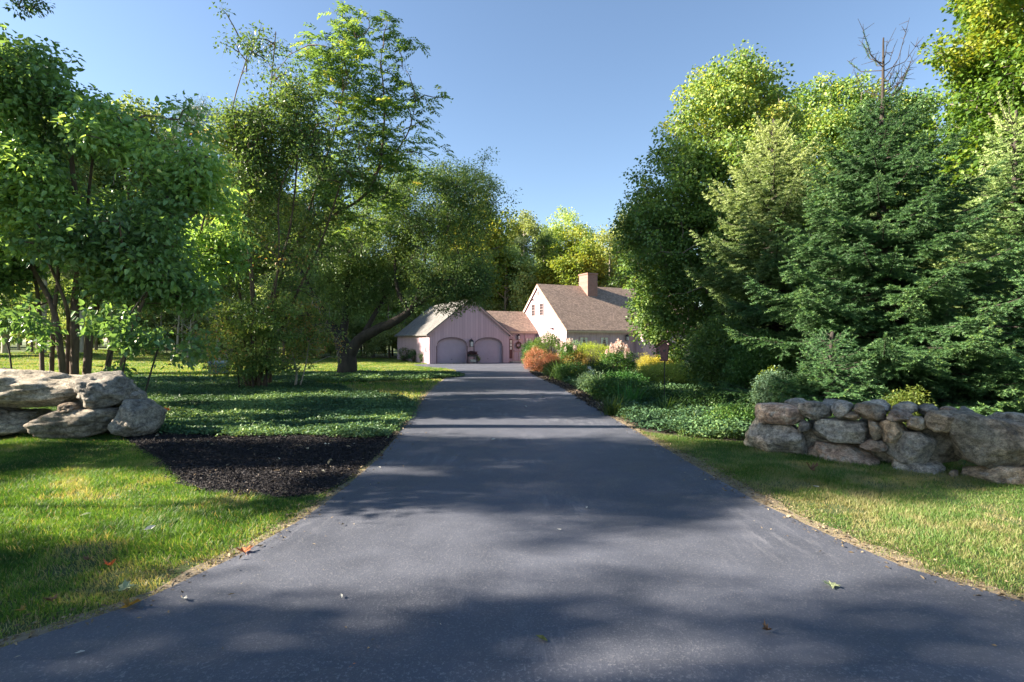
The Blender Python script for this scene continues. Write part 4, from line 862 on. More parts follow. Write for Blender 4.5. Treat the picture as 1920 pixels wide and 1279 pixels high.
shrub('barberry_bush', 'round orange barberry bush at the corner of the drive', 'bush', 1008, 705, 31, 60, 41, G_ORANGE, .05, 260, 46, seed=1, crad=.2)
shrub('barberry_bush', 'smaller orange barberry half hidden behind the round orange one', 'bush', 1054, 702, 31.6, 56, 38, G_ORANGE, .05, 160, 40, seed=2, crad=.2)
shrub('barberry_bush', 'yellowish orange bush in front of the pale pink flower heads', 'bush', 1080, 700, 30.6, 50, 40, leafmat('amber_leaf', [(0,(.22,.13,.03)),(.5,(.42,.27,.07)),(1,(.55,.42,.13))], .4, (1.1,1,.5)), .05, 150, 40, seed=3, crad=.2)
shrub('rhododendron_bush', 'grey green rounded bush in front of the pink gable wall', 'bush', 1030, 690, 36, 80, 64, G_BED, .10, 260, 40, seed=4, crad=.26, tint=.85)
shrub('rhododendron_bush', 'dark green bush under the small curtained window', 'bush', 996, 690, 40, 34, 45, G_BED, .10, 120, 40, seed=5, crad=.26, tint=.2)
shrub('rhododendron_bush', 'grey green bush by the corner of the main house', 'bush', 1078, 690, 37, 44, 50, G_BLUE, .10, 140, 40, seed=6, crad=.26, tint=.5)
shrub('golden_bush', 'bright chartreuse dome shaped bush below the front windows', 'bush', 1108, 690, 31.5, 92, 50, G_CHART, .045, 340, 60, seed=7, crad=.2, dep=.9)
def hydr(label, px, Y, wpx, hpx, seed, nf):
    o = shrub('hydrangea_bush', label, 'bush', px, 700, Y, wpx, hpx, G_BED, .09, 140, 34, group='hydrangeas in the driveway bed', seed=seed, crad=.2, tint=.6)
    r = np.random.default_rng(seed); k = Y/1000; h = hpx*k; w = wpx*k/2
    a = r.random(nf)*6.28; q = r.random(nf)**.6; C = np.stack([np.cos(a)*q*w*.9, np.sin(a)*q*w*.9, h*(.72+.25*(1-q)+.25*r.random(nf))], 1)
    C = np.repeat(C, 4, 0)+np.tile(np.array([[0,0,0],[0,0,.07],[0,0,.13],[0,0,.19]]), (nf,1)); rr = np.tile([.075,.065,.05,.03], nf)
    V, F, t = clump_leaves(C, rr, 34, .035, .9, 'leaf', 1, 0, .5+.4*r.random(len(C))); link('flower_head', npmesh('flower_head', V, F, t), G_PINK, o)
hydr('hydrangea with pink conical flower heads in front of the second window', 1160, 22, 62, 58, 11, 34)
hydr('hydrangea with a few pale pink heads behind the orange bushes', 1066, 31, 34, 52, 12, 16)
shrub('golden_hedge', 'clipped golden yellow hedge behind the birdhouse', 'hedge', 1230, 685, 30, 70, 30, G_GOLD, .05, 260, 60, seed=13, crad=.2, dep=.6, lobes=2)
shrub('golden_hedge', 'short golden clump just right of the birdhouse', 'hedge', 1272, 690, 28, 30, 50, G_GOLD, .05, 120, 50, seed=14, crad=.2)
shrub('euonymus_bush', 'pale yellow green spreading bush below the birdhouse', 'bush', 1250, 722, 18.5, 110, 48, leafmat('pale_lime_leaf', [(0,(.14,.22,.04)),(.5,(.32,.40,.08)),(1,(.55,.58,.2))], .35, (1.1,1.1,.4)), .05, 320, 60, seed=15, crad=.17, dep=.9)
shrub('dark_shrub', 'dark leafy shrub under the left side of the maple', 'shrub', 1362, 740, 14.5, 120, 150, G_MAPLE, .085, 520, 60, seed=16, crad=.26, tint=.25, dep=1.2)
shrub('dark_shrub', 'shaded shrub between the maple and the pale spruce', 'shrub', 1430, 740, 13, 110, 130, G_MAPLE, .08, 360, 60, seed=17, crad=.25, tint=.2)
shrub('juniper', 'blue green upright juniper with a bright yellow top', 'shrub', 1450, 755, 11.0, 62, 85, G_BLUE, .045, 260, 60, seed=18, crad=.12, tint=.3)
shrub('cypress_shrub', 'small bright yellow tipped shrub above the juniper', 'shrub', 1442, 740, 11.6, 40, 78, G_CHART, .04, 90, 50, seed=19, crad=.12, tint=.2)
shrub('yellow_shrub', 'yellow green patch of shrub behind the wall under the dark spruce', 'shrub', 1700, 760, 8.8, 84, 84, leafmat('sun_lime_leaf', [(0,(.04,.09,.02)),(.5,(.10,.17,.03)),(1,(.26,.30,.05))], .4), .045, 200, 50, seed=20, crad=.14, tint=.55)
for i,(px,Y,w,h,t,lm,lab) in enumerate([(1075,21,60,42,.3,G_BED,'mid green leafy perennial just behind the black edging'),(1125,19,80,52,.35,G_BED,'tall feathery green perennial beside the white flowers'),
    (1170,16.5,80,42,.5,G_BED,'blue green perennial mound left of the pale lime bush'),(1040,24.5,36,34,.3,G_BED,'dark green clump next to the orange bush'),(1150,14,90,52,.45,G_BED,'leafy green mound in the middle of the bed'),
    (1215,13.2,90,36,.5,G_BED,'low green plant in front of the pale lime bush'),(1090,23,30,20,.9,G_CHART,'tiny lime plant behind the black edging'),(1300,12,110,42,.45,G_BED,'low bluish spreading plant before the dark shrub'),
    (1375,9.3,80,52,.7,G_BED,'bright green leafy plant at the left end of the stone wall'),(1110,17,50,34,.5,G_BLUE,'grey blue catmint spilling over the black edging')]):
    shrub('perennial_plant', lab, 'plant', px, 700, Y, w, h*.84, lm, .06 if Y > 12 else .05, 130, 52, seed=30+i, crad=.23, tint=t, dep=None)
# strap leaved plants
def strap(label, px, Y, n, L, seed, lm=G_BED, tint=.5, w=.012):
    r = np.random.default_rng(seed); base = wp(px, Y); root = thing('daylily_plant', label, 'plant', base, group='strap leaved plants in the bed')
    Vs, Fs, T = [], [], []; o = 0
    for i in range(n):
        a = r.random()*6.28; l = L*(.6+.6*r.random()); lean = .25+.7*r.random(); s = np.array([-math.sin(a), math.cos(a), 0])*w*(.7+.6*r.random()); p0 = np.array([r.normal()*.07*L*2, r.normal()*.07*L*2, 0])
        for j in range(6):
            t = j/5; p = p0+np.array([math.cos(a)*lean*l*t, math.sin(a)*lean*l*t, l*(t-.42*lean*t*t)]); ws = s*(1-t**2.2)+s*.04; Vs += [p-ws, p+ws]
            if j: Fs.append((o+2*j-2, o+2*j-1, o+2*j+1, o+2*j)); T.append(np.clip(tint+r.normal()*.1,0,1))
        o += 12
    link('foliage', npmesh('foliage', np.array(Vs), Fs, T), lm, root)
for i,(px,Y,n,L,lab) in enumerate([(1052,22.5,160,1.0,'upright strap leaved clump right beside the orange bush'),(1185,12.6,120,.75,'long arching grass blades in the middle of the bed'),(1250,11.5,60,.5,'arching strap leaves leaning right before the lime bush'),
    (1120,15.5,120,.7,'low grassy clump close behind the edging'),(1460,9.6,110,.55,'grassy tuft behind the left end of the stone wall'),(1570,9.0,90,.45,'strap leaves showing over the middle of the stone wall'),(1735,8.2,110,.5,'pale strap leaves above the tan stone of the wall'),(1150,11.4,90,.55,'fine grass clump at the front of the bed'),(1800,7.9,60,.35,'thin grass tuft where the biggest stone begins')]): strap(lab, px, Y, n, L, 80+i)
o = shrub('white_flower', 'small plant with white blooms standing in the middle of the bed', 'flower', 1109, 712, 17.8, 10, 30, G_BED, .05, 30, 20, seed=50, crad=.07)
C = rng.normal(size=(16,3))*[.03,.03,.08]+[0,0,.50]; V, F, t = clump_leaves(C, np.full(16,.08), 30, .035, .9, 'leaf', 1, 0, np.full(16,.5)); link('bloom', npmesh('bloom', V, F, t), G_WHITE, o)
for i,(px,Y,w,h,lab) in enumerate([(757,50,26,26,'small bush at the far end of the garage side wall'),(776,48,20,24,'dark low bush at the middle of the garage side wall'),(796,46,18,22,'low bush nearest the garage front corner')]):
    shrub('foundation_shrub', lab, 'shrub', px, 683, Y, w, h, G_BED, .08, 70, 36, seed=55+i, crad=.2, tint=.3)
# ------------------------------------------------------------------ garden objects
def lathe(prof, n=20):
    V = []; F = []
    for r_, z in prof: V += [(r_*math.cos(2*math.pi*k/n), r_*math.sin(2*math.pi*k/n), z) for k in range(n)]
    for i in range(len(prof)-1): F += [(i*n+k, i*n+(k+1)%n, (i+1)*n+(k+1)%n, (i+1)*n+k) for k in range(n)]
    F.append(tuple(range(n))[::-1]); F.append(tuple((len(prof)-1)*n+k for k in range(n))); return V, F
# birdhouse
Yb = 12.3; bp = wp(1246, Yb); bh = thing('birdhouse', 'weathered red wooden birdhouse on a thin metal pole in the bed', 'birdhouse', bp, R(-22)); zb = H0-(676-640)/1000*Yb-bp.z; hh = .34
M_RED = plain('weathered_red_wood', (.11,.028,.026), .8, .35, 12, bumps=.5); M_REDG = plain('worn_grey_red_wood', (.12,.055,.052), .85, .3, 14, bumps=.5)
k = MB(); w1, w2 = .068, .105
k.prism([(-w1,-.09,zb),(w1,-.09,zb),(w2,-.09,zb+hh),(0,-.09,zb+hh+.07),(-w2,-.09,zb+hh)], (0,.18,0)); bx = k.build('box', M_REDG, bh)
k = MB()
for s in (-1,1): k.prism([(0,-.13,zb+hh+.10),(s*.150,-.13,zb+hh-.0),(s*.150,-.13,zb+hh+.018),(0,-.13,zb+hh+.12)], (0,.28,0))
k.build('roof', M_RED, bh)
V, F = lathe([(.026,0),(.026,.012)], 18); ho = link('entrance_hole', pymesh('entrance_hole', V, F), M_BLACK, bh); ho.rotation_euler = (R(90),0,0); ho.location = (0,-.0905,zb+.22)
k = MB(); k.box(-w2-.012,-w1+.01,-.092,.092,zb+hh*.0,zb+.02); k.box(-.085,.085,-.11,.11,zb-.015,zb); k.build('base_board', M_RED, bh)
V, F = tube_path(np.array([[0,0,-.15],[0,0,zb/2],[0,0,zb-.01]]), [.011,.011,.011], 8); link('pole', npmesh('pole', V, F, smooth=True), M_BLACK, bh)
# utility box
ub = thing('utility_box', 'green metal utility box on the lawn left of the slender tree', 'utility box', wp(410,27.6), R(12)); M_UT = plain('green_enamel', (.055,.13,.11), .45, .12, 4)
k = MB(); k.box(-.40,.40,-.33,.33,-.05,.58); k.build('cabinet', M_UT, ub); k = MB(); k.prism([(-.43,-.36,.58),(-.43,.36,.58),(-.43,.36,.70),(-.43,-.30,.66)], (.86,0,0)); k.build('lid', plain('grey_green_lid', (.22,.27,.25), .5, .1, 4), ub)
k = MB(); k.box(-.03,.03,-.345,-.33,.36,.46); k.build('latch', M_BLACK, ub)
# planter stand between the doors
pl = thing('planter_stand', 'dark iron planter stand between the garage doors', 'planter', hl(3.62,-.5,.0), R(25))
k = MB()
for a in (-.4,.4):
    for b2 in (-.16,.16): k.box(a-.02,a+.02,b2-.02,b2+.02,0,.62)
k.box(-.42,.42,-.18,.18,.10,.13); k.build('frame', M_BLACK, pl); k = MB(); k.prism([(-.36,-.2,.60),(.36,-.2,.60),(.44,-.2,.78),(-.44,-.2,.78)], (0,.4,0)); k.build('trough', M_BLACK, pl)
C, _ = sample_clumps([(np.array([0,0,.86]), np.array([.48,.25,.16]), 1, 0)], 60, .3); V, F, t = clump_leaves(C, np.full(len(C),.1), 40, .07, .5, 'leaf', .8, .2, np.full(len(C),.4)); link('foliage', npmesh('foliage', V, F, t), G_DARKPL, pl)
k = MB(); k.box(-.2,.25,-.14,.14,.13,.36); cr = k.build('planter_crate', plain('pale_crate', (.34,.33,.30), .7, .15, 8)); cr.location = hl(3.62,-.5,0); cr.rotation_euler = (0,0,R(25)); tag(cr, 'pale box on the lower shelf of the iron planter stand', 'box')
shrub('trailing_plant', 'bright green trailing plant at the right side of the planter stand', 'plant', 895, 690, 46.2, 14, 18, G_CHART, .07, 60, 40, seed=70, crad=.12, tint=.1)
V, F = lathe([(.18,0),(.26,.25),(.30,.55),(.32,.58),(.28,.58),(.26,.5)]); o = link('red_pot', pymesh('red_pot', V, F, True), plain('dark_red_glaze', (.13,.025,.035), .3, .15, 5)); o.location = hl(9.15,-.75,.14)-Vector((0,0,.14)); tag(o, 'dark red glazed pot beside the entry doorstep', 'pot')
# fallen leaves
def leaf_shape(kind):
    if kind == 'maple':
        pr = [(0,-.5),(.04,-.12),(.30,-.22),(.26,-.02),(.52,.10),(.34,.16),(.38,.34),(.16,.24),(.0,.55),(-.16,.24),(-.38,.34),(-.34,.16),(-.52,.10),(-.26,-.02),(-.30,-.22),(-.04,-.12)]
    else: pr = [(0,-.5),(.1,-.3),(.2,0),(.17,.25),(0,.5),(-.17,.25),(-.2,0),(-.1,-.3)]
    return pr
def fallen(px, py, size, kind, m, label, curl=.12, lift=.03, rz=None):
    x, y = gp(px, py); pr = leaf_shape(kind); r = random.Random(px*7+py); V = [(0,.05,.0)]
    V += [(a*size, b2*size, size*curl*(abs(a)*2)**1.5+size*curl*.6*r.random()) for a,b2 in pr]; n = len(pr)
    bm = bmesh.new(); vs = [bm.verts.new((v[0],v[1],v[2])) for v in V]; vs[0].co = (0,0,0)
    for i in range(n): bm.faces.new((vs[0], vs[1+i], vs[1+(i+1)%n]))
    bmesh.ops.solidify(bm, geom=bm.faces[:], thickness=.0008)
    me = bpy.data.meshes.new('fallen_leaf'); bm.to_mesh(me); bm.free(); o = link('fallen_leaf', me, m)
    o.location = (x, y, g(x,y)+lift); o.rotation_euler = (r.uniform(-.15,.15), r.uniform(-.15,.15), r.random()*6.28 if rz is None else rz)
    tag(o, label, 'leaf', 'fallen leaves'); return o
M_LP = plain('pale_green_leaf', (.42,.48,.28), .6, .15, 30); M_LO = plain('orange_leaf', (.50,.20,.08), .6, .25, 30); M_LB = plain('brown_leaf', (.22,.13,.07), .7, .3, 30); M_LW = plain('silvery_leaf', (.55,.56,.52), .6, .12, 30); M_LY = plain('yellow_brown_leaf', (.42,.28,.06), .6, .25, 30); M_LG = plain('olive_leaf', (.14,.17,.05), .6, .25, 30)
for a in [(1557,1105,.115,'maple',M_LP,'pale green maple leaf lying in the sunny patch of the driveway'),(1438,1193,.06,'maple',M_LB,'curled brown leaf on the shaded asphalt at the right',.5),(1015,1208,.08,'oval',M_LG,'olive green leaf on the asphalt near the street, mid driveway',.2),
          (458,1043,.13,'maple',M_LO,'orange leaf on the left edge of the driveway',.2,.03),(232,1120,.12,'maple',M_LP,'pale green maple leaf in the grass close to the driveway edge',.2,.05),(208,1078,.08,'maple',M_LO,'small orange red leaf standing in the left grass',.5,.06),
          (166,1066,.08,'maple',M_LB,'pinkish brown leaf left of the small orange one',.3,.06),(280,1006,.12,'oval',M_LW,'silvery leaf lying in the middle of the left grass',.2,.06),(160,978,.09,'oval',M_LP,'light leaf in the grass above the dry patch',.2,.06),
          (240,1148,.12,'maple',M_LY,'yellow brown leaf where grass meets asphalt',.35,.03),(95,1143,.09,'maple',M_LB,'dark brown leaf in the grass left of the pale maple leaf',.3,.05),(40,1162,.07,'maple',M_LY,'round yellow leaf in the grass at the left edge',.3,.05),
          (345,1133,.07,'oval',M_LW,'silvery curled leaf on the shaded asphalt at the left',.3,.03),(640,1128,.045,'oval',M_LW,'tiny silvery leaf at the end of the sunny patch',.3,.03),(411,789,.17,'maple',M_LW,'white backed maple leaf on the dark ground cover',.2,.17),
          (310,783,.20,'maple',M_LO,'orange leaf beside the last left boulder',.3,.14),(1520,889,.16,'maple',M_LB,'curled dark leaf on the lawn in front of the stone wall',.6,.05),(1530,920,.07,'oval',M_LW,'small pale leaf on the lawn below the curled dark leaf',.2,.04),
          (925,828,.12,'oval',M_LW,'pale leaf on the driveway at the edge of the far shade',.2,.03),(985,765,.14,'oval',M_LW,'pale leaf on the far driveway between two shadow bands',.2,.03),(1020,747,.16,'oval',M_LW,'pale leaf on the far driveway near the black edging',.2,.03),(1100,958,.05,'oval',M_LW,'tiny pale leaf in the middle of the dark asphalt',.2,.03),
          (1048,1000,.04,'oval',M_LW,'speck sized leaf just below the tiny pale leaf',.2,.03),(150,1235,.045,'oval',M_LW,'small pale leaf on asphalt near the left bottom corner',.2,.03),(716,862,.09,'maple',M_LB,'brown leaf on the mulch where it touches the driveway',.4,.04),(660,1258,.05,'oval',M_LO,'tiny reddish leaf on the street asphalt',.3,.02)]: fallen(*a)
#@@BACK
# ------------------------------------------------------------------ wood behind
def btree(name, H, lobes, n, per, L, lm, bm, seed, crad=1.0, asp=.7, tr=.22, kind='leaf', flat=.7):
    "a tree standing at the origin"
    root = thing(name, '', 'tree', (0,0,0)); ells = [(np.array(c), np.array(s), w, sh) for c, s, w, sh in lobes]
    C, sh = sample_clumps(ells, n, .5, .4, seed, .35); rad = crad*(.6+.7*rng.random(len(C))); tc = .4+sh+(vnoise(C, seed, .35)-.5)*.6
    lean = rng.normal()*.4
    limbs = [smooth_path([(0,0,-.2,tr*1.2),(.1,0,H*.25,tr),(lean*.5,.1,H*.55,tr*.65),(lean,0,H*.9,tr*.15)], 5, .05)]
    V, F = skeleton(limbs, C, .02, .09, .1, 4); link('trunk', npmesh('trunk', V, F, smooth=True), bm, root)
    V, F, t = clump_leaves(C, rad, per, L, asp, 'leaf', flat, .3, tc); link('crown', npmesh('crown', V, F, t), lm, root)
    return root
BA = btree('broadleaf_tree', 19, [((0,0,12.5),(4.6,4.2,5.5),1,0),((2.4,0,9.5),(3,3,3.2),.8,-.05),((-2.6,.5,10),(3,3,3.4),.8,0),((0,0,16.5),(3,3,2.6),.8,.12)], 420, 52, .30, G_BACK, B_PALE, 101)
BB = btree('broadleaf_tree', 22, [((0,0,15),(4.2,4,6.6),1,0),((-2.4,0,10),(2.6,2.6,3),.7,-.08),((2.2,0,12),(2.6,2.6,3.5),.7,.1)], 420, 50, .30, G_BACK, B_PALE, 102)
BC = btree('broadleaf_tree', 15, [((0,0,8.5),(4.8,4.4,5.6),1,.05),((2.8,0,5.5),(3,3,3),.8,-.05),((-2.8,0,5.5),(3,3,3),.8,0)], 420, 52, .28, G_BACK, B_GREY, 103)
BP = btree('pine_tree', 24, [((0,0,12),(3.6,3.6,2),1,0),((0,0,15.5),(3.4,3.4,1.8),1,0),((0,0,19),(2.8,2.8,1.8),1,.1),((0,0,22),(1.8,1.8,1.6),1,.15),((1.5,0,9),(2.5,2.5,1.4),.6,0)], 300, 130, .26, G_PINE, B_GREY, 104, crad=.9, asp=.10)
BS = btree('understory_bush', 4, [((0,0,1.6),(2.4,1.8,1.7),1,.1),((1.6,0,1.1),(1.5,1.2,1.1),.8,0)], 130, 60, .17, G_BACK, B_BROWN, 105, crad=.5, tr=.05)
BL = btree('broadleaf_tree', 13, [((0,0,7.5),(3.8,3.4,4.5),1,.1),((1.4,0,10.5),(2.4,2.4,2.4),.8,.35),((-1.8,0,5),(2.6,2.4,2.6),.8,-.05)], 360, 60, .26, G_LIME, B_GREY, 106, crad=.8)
used = set()
def put(proto, px, Y, top, label, group=None, sxy=None, x=None):
    p = wp(px, Y); h = {id(BA):19,id(BB):22,id(BC):15,id(BP):24,id(BS):3.4,id(BL):13}[id(proto)]
    s = (H0-(top-640)/1000*Y-p.z)/h
    o = proto if id(proto) not in used else copy_tree(proto); used.add(id(proto))
    o.location = p; o.scale = ((sxy or s), (sxy or s), s); o.rotation_euler = (0,0,random.random()*6.28)
    if o.type == 'EMPTY' and 'bush' in o.name: o['category'] = 'bush'
    o['label'] = label
    if group: o['group'] = group
    elif 'group' in o: del o['group']
    return o
put(BL, 1072, 60, 428, 'bright lime and yellow tree rising directly behind the chimney roof')
put(BL, 905, 60, 362, 'tall tree with yellowish top standing behind the garage roof')
put(BB, 1062, 84, 386, 'round dark treetop standing alone in the gap of sky')
put(BC, 1140, 66, 425, 'pale olive tree between the lime tree and the large maple')
put(BA, 985, 74, 405, 'green tree behind the connector roof, left of the lime tree')
put(BC, 860, 63, 460, 'shaded tree just above the garage gable')
put(BP, 372, 58, 150, 'tall dark pine standing over the left lawn')
put(BB, 265, 61, 180, 'tallest broadleaf tree beyond the left lawn, left of the pine')
put(BA, 215, 60, 205, 'thin topped tree at the edge of the large leaved tree')
put(BC, 1205, 60, 430, 'tree closing the wood right behind the main house')
GB = 'trees of the wood behind the lawn and house'
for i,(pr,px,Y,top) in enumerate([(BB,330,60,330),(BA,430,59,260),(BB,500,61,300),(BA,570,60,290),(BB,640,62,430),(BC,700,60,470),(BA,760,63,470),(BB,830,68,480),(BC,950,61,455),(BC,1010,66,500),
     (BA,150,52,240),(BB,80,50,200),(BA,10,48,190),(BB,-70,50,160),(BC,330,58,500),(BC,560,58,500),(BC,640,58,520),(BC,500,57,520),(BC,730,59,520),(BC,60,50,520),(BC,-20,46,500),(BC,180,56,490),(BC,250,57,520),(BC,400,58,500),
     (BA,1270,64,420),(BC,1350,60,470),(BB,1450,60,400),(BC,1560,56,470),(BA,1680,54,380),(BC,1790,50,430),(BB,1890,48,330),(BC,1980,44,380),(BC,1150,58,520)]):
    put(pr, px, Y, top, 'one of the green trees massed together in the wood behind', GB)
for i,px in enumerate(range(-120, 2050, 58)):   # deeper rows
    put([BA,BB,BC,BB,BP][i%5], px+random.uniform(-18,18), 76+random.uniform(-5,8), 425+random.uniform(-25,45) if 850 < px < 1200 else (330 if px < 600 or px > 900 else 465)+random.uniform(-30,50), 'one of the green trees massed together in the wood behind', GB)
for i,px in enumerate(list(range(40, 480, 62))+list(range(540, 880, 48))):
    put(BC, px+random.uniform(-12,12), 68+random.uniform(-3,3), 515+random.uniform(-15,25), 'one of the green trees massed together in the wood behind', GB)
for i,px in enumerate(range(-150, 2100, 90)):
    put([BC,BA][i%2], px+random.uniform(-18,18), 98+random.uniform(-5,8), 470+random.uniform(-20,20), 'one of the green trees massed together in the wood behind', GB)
GU = 'bushes along the edge of the wood'
for i,px in enumerate(list(range(-60, 800, 34))+list(range(1180,1500,50))):
    put(BS, px+random.uniform(-10,10), 60+random.uniform(-6,8), 628+random.uniform(-22,14), 'one of the low leafy bushes along the edge of the wood', GU)
for i in range(16):   # the wood carries on round the lawn at the left
    o = copy_tree([BA,BB,BC,BB][i%4]); x_, y_ = -84-random.uniform(0,10), -6+i*5.2; o.location = (x_, y_, g(x_,y_)); q = .8+.25*random.random(); o.scale = (q,q,q); o.rotation_euler = (0,0,random.random()*6.28)
    o['label'] = 'one of the green trees massed together in the wood behind'; o['group'] = GB
# slim pale trunks at the wood edge
def pole_tree(px, Y, top, lean, r, label, group, m=B_PALE):
    Y += 9.5; p = wp(px, Y); h = H0-(top-640)/1000*Y-p.z; root = thing('woodland_tree', label, 'tree', p, group=group)
    P, rr = smooth_path([(0,0,-.2,r*1.2),(lean*.3,0,h*.35,r),(lean*.7,.1,h*.7,r*.7),(lean,0,h,r*.3)], 6, .15); A, B, ra, rb = [], [], [], []
    for i in range(12):
        f = .35+.6*random.random(); q = P[int(f*(len(P)-1))]; a = random.random()*6.28; L = .8+1.6*random.random(); e = q+np.array([math.cos(a)*L, math.sin(a)*L*.6, L*.55]); A.append(q); B.append(e); ra.append(r*.35); rb.append(r*.08)
    V, F = join([tube_path(P, rr, 8), tubes(A, B, ra, rb, 5)]); link('trunk', npmesh('trunk', V, F, smooth=True), m, root)
    C = np.array(B); V, F, t = clump_leaves(C, np.full(len(C), .7), 26, .22, .6, 'leaf', .7, .3, np.full(len(C), .5)); link('crown', npmesh('crown', V, F, t), G_BACK, root)
GT = 'slim pale trunks at the edge of the wood'
for px, Y, top, lean in [(332,45,560,.2),(343,46,540,-.2),(352,44,600,.3),(362,46,520,.1),(375,48,560,0),(390,47,570,.2),(412,42,560,-.6),(425,44,560,.3),(205,44,560,.2),(250,45,560,0),(520,46,570,.1),(545,47,560,.2),(35,44,540,.1),(70,46,560,.3),(130,45,550,-.2),(595,48,580,.1),(300,47,560,.1)]:
    pole_tree(px, Y, top, lean, .11, 'one of the slim pale trunks at the edge of the wood', GT)
pole_tree(945, 50, 500, .2, .15, 'bare silvery grey trunk with side branches behind the connector roof', None, B_PALE)
#@@SHADE
# ------------------------------------------------------------------ trees outside the picture at the left that shade the foreground
def shade(proto, x, y, h, label, hb, sxy=None, rz=0):
    o = copy_tree(proto); o.location = (x, y, g(x,y)); s = h/hb; o.scale = (sxy or s, sxy or s, s); o.rotation_euler = (0,0,rz)
    o['label'] = label
    if 'group' in o: del o['group']
def E3(x, y, z, a, b_, c_, w=1.): return (np.array([x,y,z],float), np.array([a,b_,c_],float), w, 0)
tree('roadside_tree', 'tree left of the view whose shade crosses the middle of the driveway', 'tree', (-16.5,6.2,0), [[(-16.5,6.2,-.1,.25),(-16.4,6.3,4,.18),(-16.5,6.2,8,.08),(-16.5,6,12,.03)]],
     [E3(-16.5,5.75,9.4,2.0,1.75,1.3), E3(-16.5,6.1,11.3,2.0,1.6,1.5), E3(-16.5,7.0,6.3,2,.9,1.6,.8), E3(-16.5,6.0,13.2,1.5,1.5,1.3,.8), E3(-16.5,7.3,8.6,1.8,1.,1.6,.6), E3(-16.5,5.4,4.4,1.8,2.4,1.3,1)], 660, 76, .13, G_CLUMP, B_BROWN, .40, .62, seed=71, shell=.1)
tree('roadside_tree', 'tree left of the view that shades the street edge', 'tree', (-17,.6,0), [[(-17,.6,-.1,.25),(-17,.7,4,.18),(-17,.6,8,.08),(-17,.5,11,.03)]],
     [E3(-17,1.9,5.4,2.2,1.9,2.5), E3(-17,1.0,10.2,2,1.75,2.6), E3(-17,.9,7.8,2,1.9,1.4), E3(-17,3.4,9.65,.8,1.4,.02,.6), E3(-17,2.6,6.5,2,1.3,.9,.8), E3(-17,2.7,6.8,2,1.2,.6,.5), E3(-17,-2,7,2,2.2,3.,.8), E3(-17,-1,11,2,2.2,2.,.8)], 950, 76, .13, G_CLUMP, B_BROWN, .42, .62, seed=72, shell=.1)
shade(BC, -12, -3.2, 8, 'small roadside tree left of the camera', 15, .5, 4)
tree('tall_tree', 'tall high crowned tree added out of view at the left to shade the spruces', 'tree', (-31,12.2,0), [[(-31,12.2,-.1,.4),(-31,12.3,10,.3),(-31,12.3,20,.14),(-31,12.2,28,.03)]],
     [E3(-31,12.2,19.5,2.5,1.5,2.6), E3(-31,12.2,22.5,2.4,1.6,2.2)], 330, 60, .24, G_BACK, B_BROWN, .7, .62, seed=73, shell=.1, rmax=.08)  # added out of view; crown height set to shade the spruces
tree('tall_tree', 'tallest high crowned tree added out of view at the left to shade the maple', 'tree', (-31,22,0), [[(-31,22,-.1,.5),(-31,22.1,12,.36),(-31,22,22,.18),(-31,22,31,.03)]],
     [E3(-31,21,27,2.8,3.2,2.4), E3(-31,23.5,28.5,2.6,2.8,2.8)], 420, 60, .26, G_BACK, B_BROWN, .8, .62, seed=74, shell=.1, rmax=.08)  # added out of view; its high crown shades the maple's lower half
shade(BB, -31, 18.5, 20, 'broad tree left of the view beyond the boulders', 22, .9, 5)
shade(BB, -32, 26.5, 20, 'broad tree left of the view near the lawn', 22, .9, 6)
tree('young_tree', 'small sapling left of the view that throws a leafy shadow on the drive edge', 'tree', (-8.4,4.9,0), [[(-8.4,4.9,-.1,.04),(-8.3,4.9,2,.03),(-8.1,4.95,3.9,.01)]],
     [E3(-8.2,4.95,3.5,.9,.5,.5), E3(-7.7,5.3,3.2,.5,.4,.3,.6)], 46, 16, .12, G_CLUMP, B_BROWN, .26, .6, seed=78, shell=.1, tw=.006)
tree('young_tree', 'thin leaved young tree added on the lawn to dapple the garage side wall', 'tree', (-20,46.6,g(-20,46.6)), [[(-20,46.6,-.4,.12),(-19.9,46.7,4,.09),(-20,46.6,9,.02)]],
     [E3(-20,46,6.5,2,2.6,2.2), E3(-20,50,7,2,2.6,2.2,.8)], 120, 30, .16, G_BACK, B_BROWN, .5, .6, seed=79, shell=.1)  # added for the dappled shade on the garage side wall
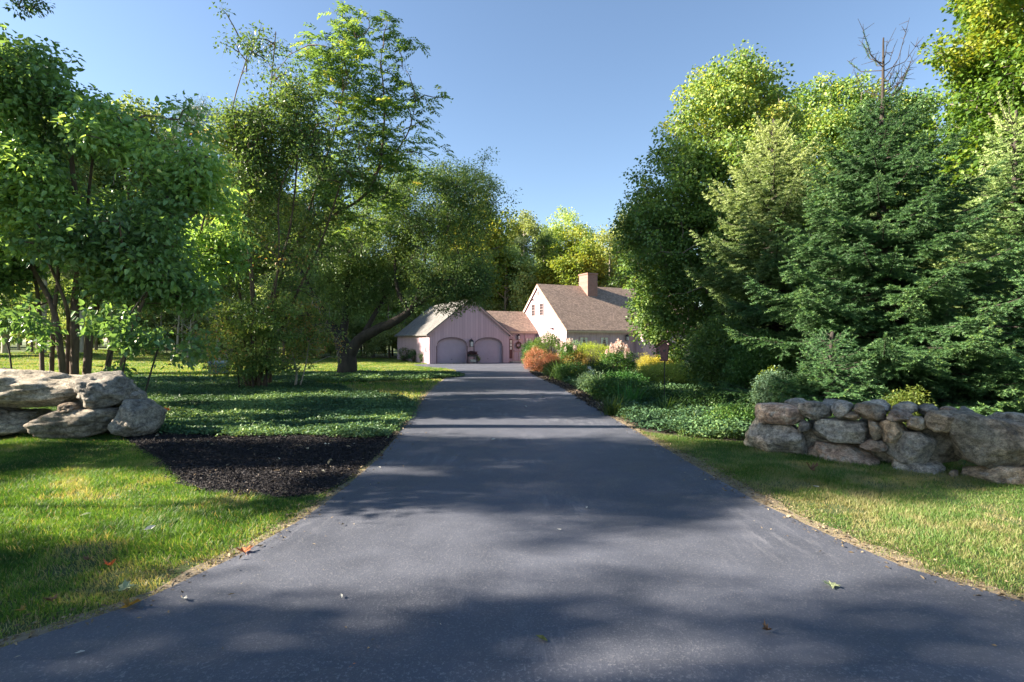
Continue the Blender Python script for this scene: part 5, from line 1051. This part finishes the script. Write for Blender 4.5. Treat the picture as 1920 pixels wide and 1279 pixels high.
# branch end of the near tree hanging into the top left corner
tree('overhanging_tree', 'leafy branch ends hanging into the top left corner', 'tree', wp(-180,9.5), [[P0(-260,9.5,.28),P3(-250,300,9.5,.22),P3(-220,50,9.3,.15),P3(-120,-60,9.2,.07),P3(-10,-50,9.2,.03)]],
     [ell(20,-10,9.2,22,32,.3,.6), ell(72,12,9.2,24,36,.3,.6), ell(-90,-90,9.2,90,70,.8,1), ell(-200,-150,9.4,120,90,1.2,1)], 110, 60, .075, G_CLUMP, B_BROWN, .17, .5, seed=17, tint=.2, tvar=.2, twig_n=4, rmax=.03, tw=.008)
#@@LIGHT
# ------------------------------------------------------------------ light, sky, camera
EL, AZ = R(28), math.atan2(-.04, -1.0)      # direction towards the sun in the ground plane
sv = Vector((math.cos(AZ)*math.cos(EL), math.sin(AZ)*math.cos(EL), math.sin(EL)))
ld = bpy.data.lights.new('sun', 'SUN'); ld.energy = 5.0; ld.angle = R(.55); ld.color = (1,.87,.71)
lo = bpy.data.objects.new('sun', ld); COL.objects.link(lo); lo.rotation_euler = sv.to_track_quat('Z','Y').to_euler(); lo.location = (-20,0,20)
w = bpy.data.worlds.new('World'); sc.world = w; w.use_nodes = True; nt = w.node_tree; bg = nt.nodes['Background']
sky = nt.nodes.new('ShaderNodeTexSky'); sky.sky_type = 'NISHITA'; sky.sun_disc = False; sky.sun_elevation = EL; sky.sun_rotation = math.atan2(sv.x, sv.y)
sky.air_density = 1.0; sky.dust_density = .35; sky.ozone_density = 1.7
nt.links.new(sky.outputs[0], bg.inputs['Color']); bg.inputs['Strength'].default_value = .050
cd = bpy.data.cameras.new('camera'); cd.sensor_width = 36; cd.lens = 18.75; cd.clip_end = 3000; cam = bpy.data.objects.new('camera', cd); COL.objects.link(cam)
cam.location = (0,0,H0); cam.rotation_euler = (R(90),0,0); sc.camera = cam
sc.view_settings.view_transform = 'Standard'; sc.view_settings.look = 'None'; sc.view_settings.exposure = 2.34; sc.view_settings.gamma = 1
sc.cycles.max_bounces = 9; sc.cycles.diffuse_bounces = 6; sc.cycles.glossy_bounces = 2; sc.cycles.transmission_bounces = 4; sc.cycles.use_denoising = True
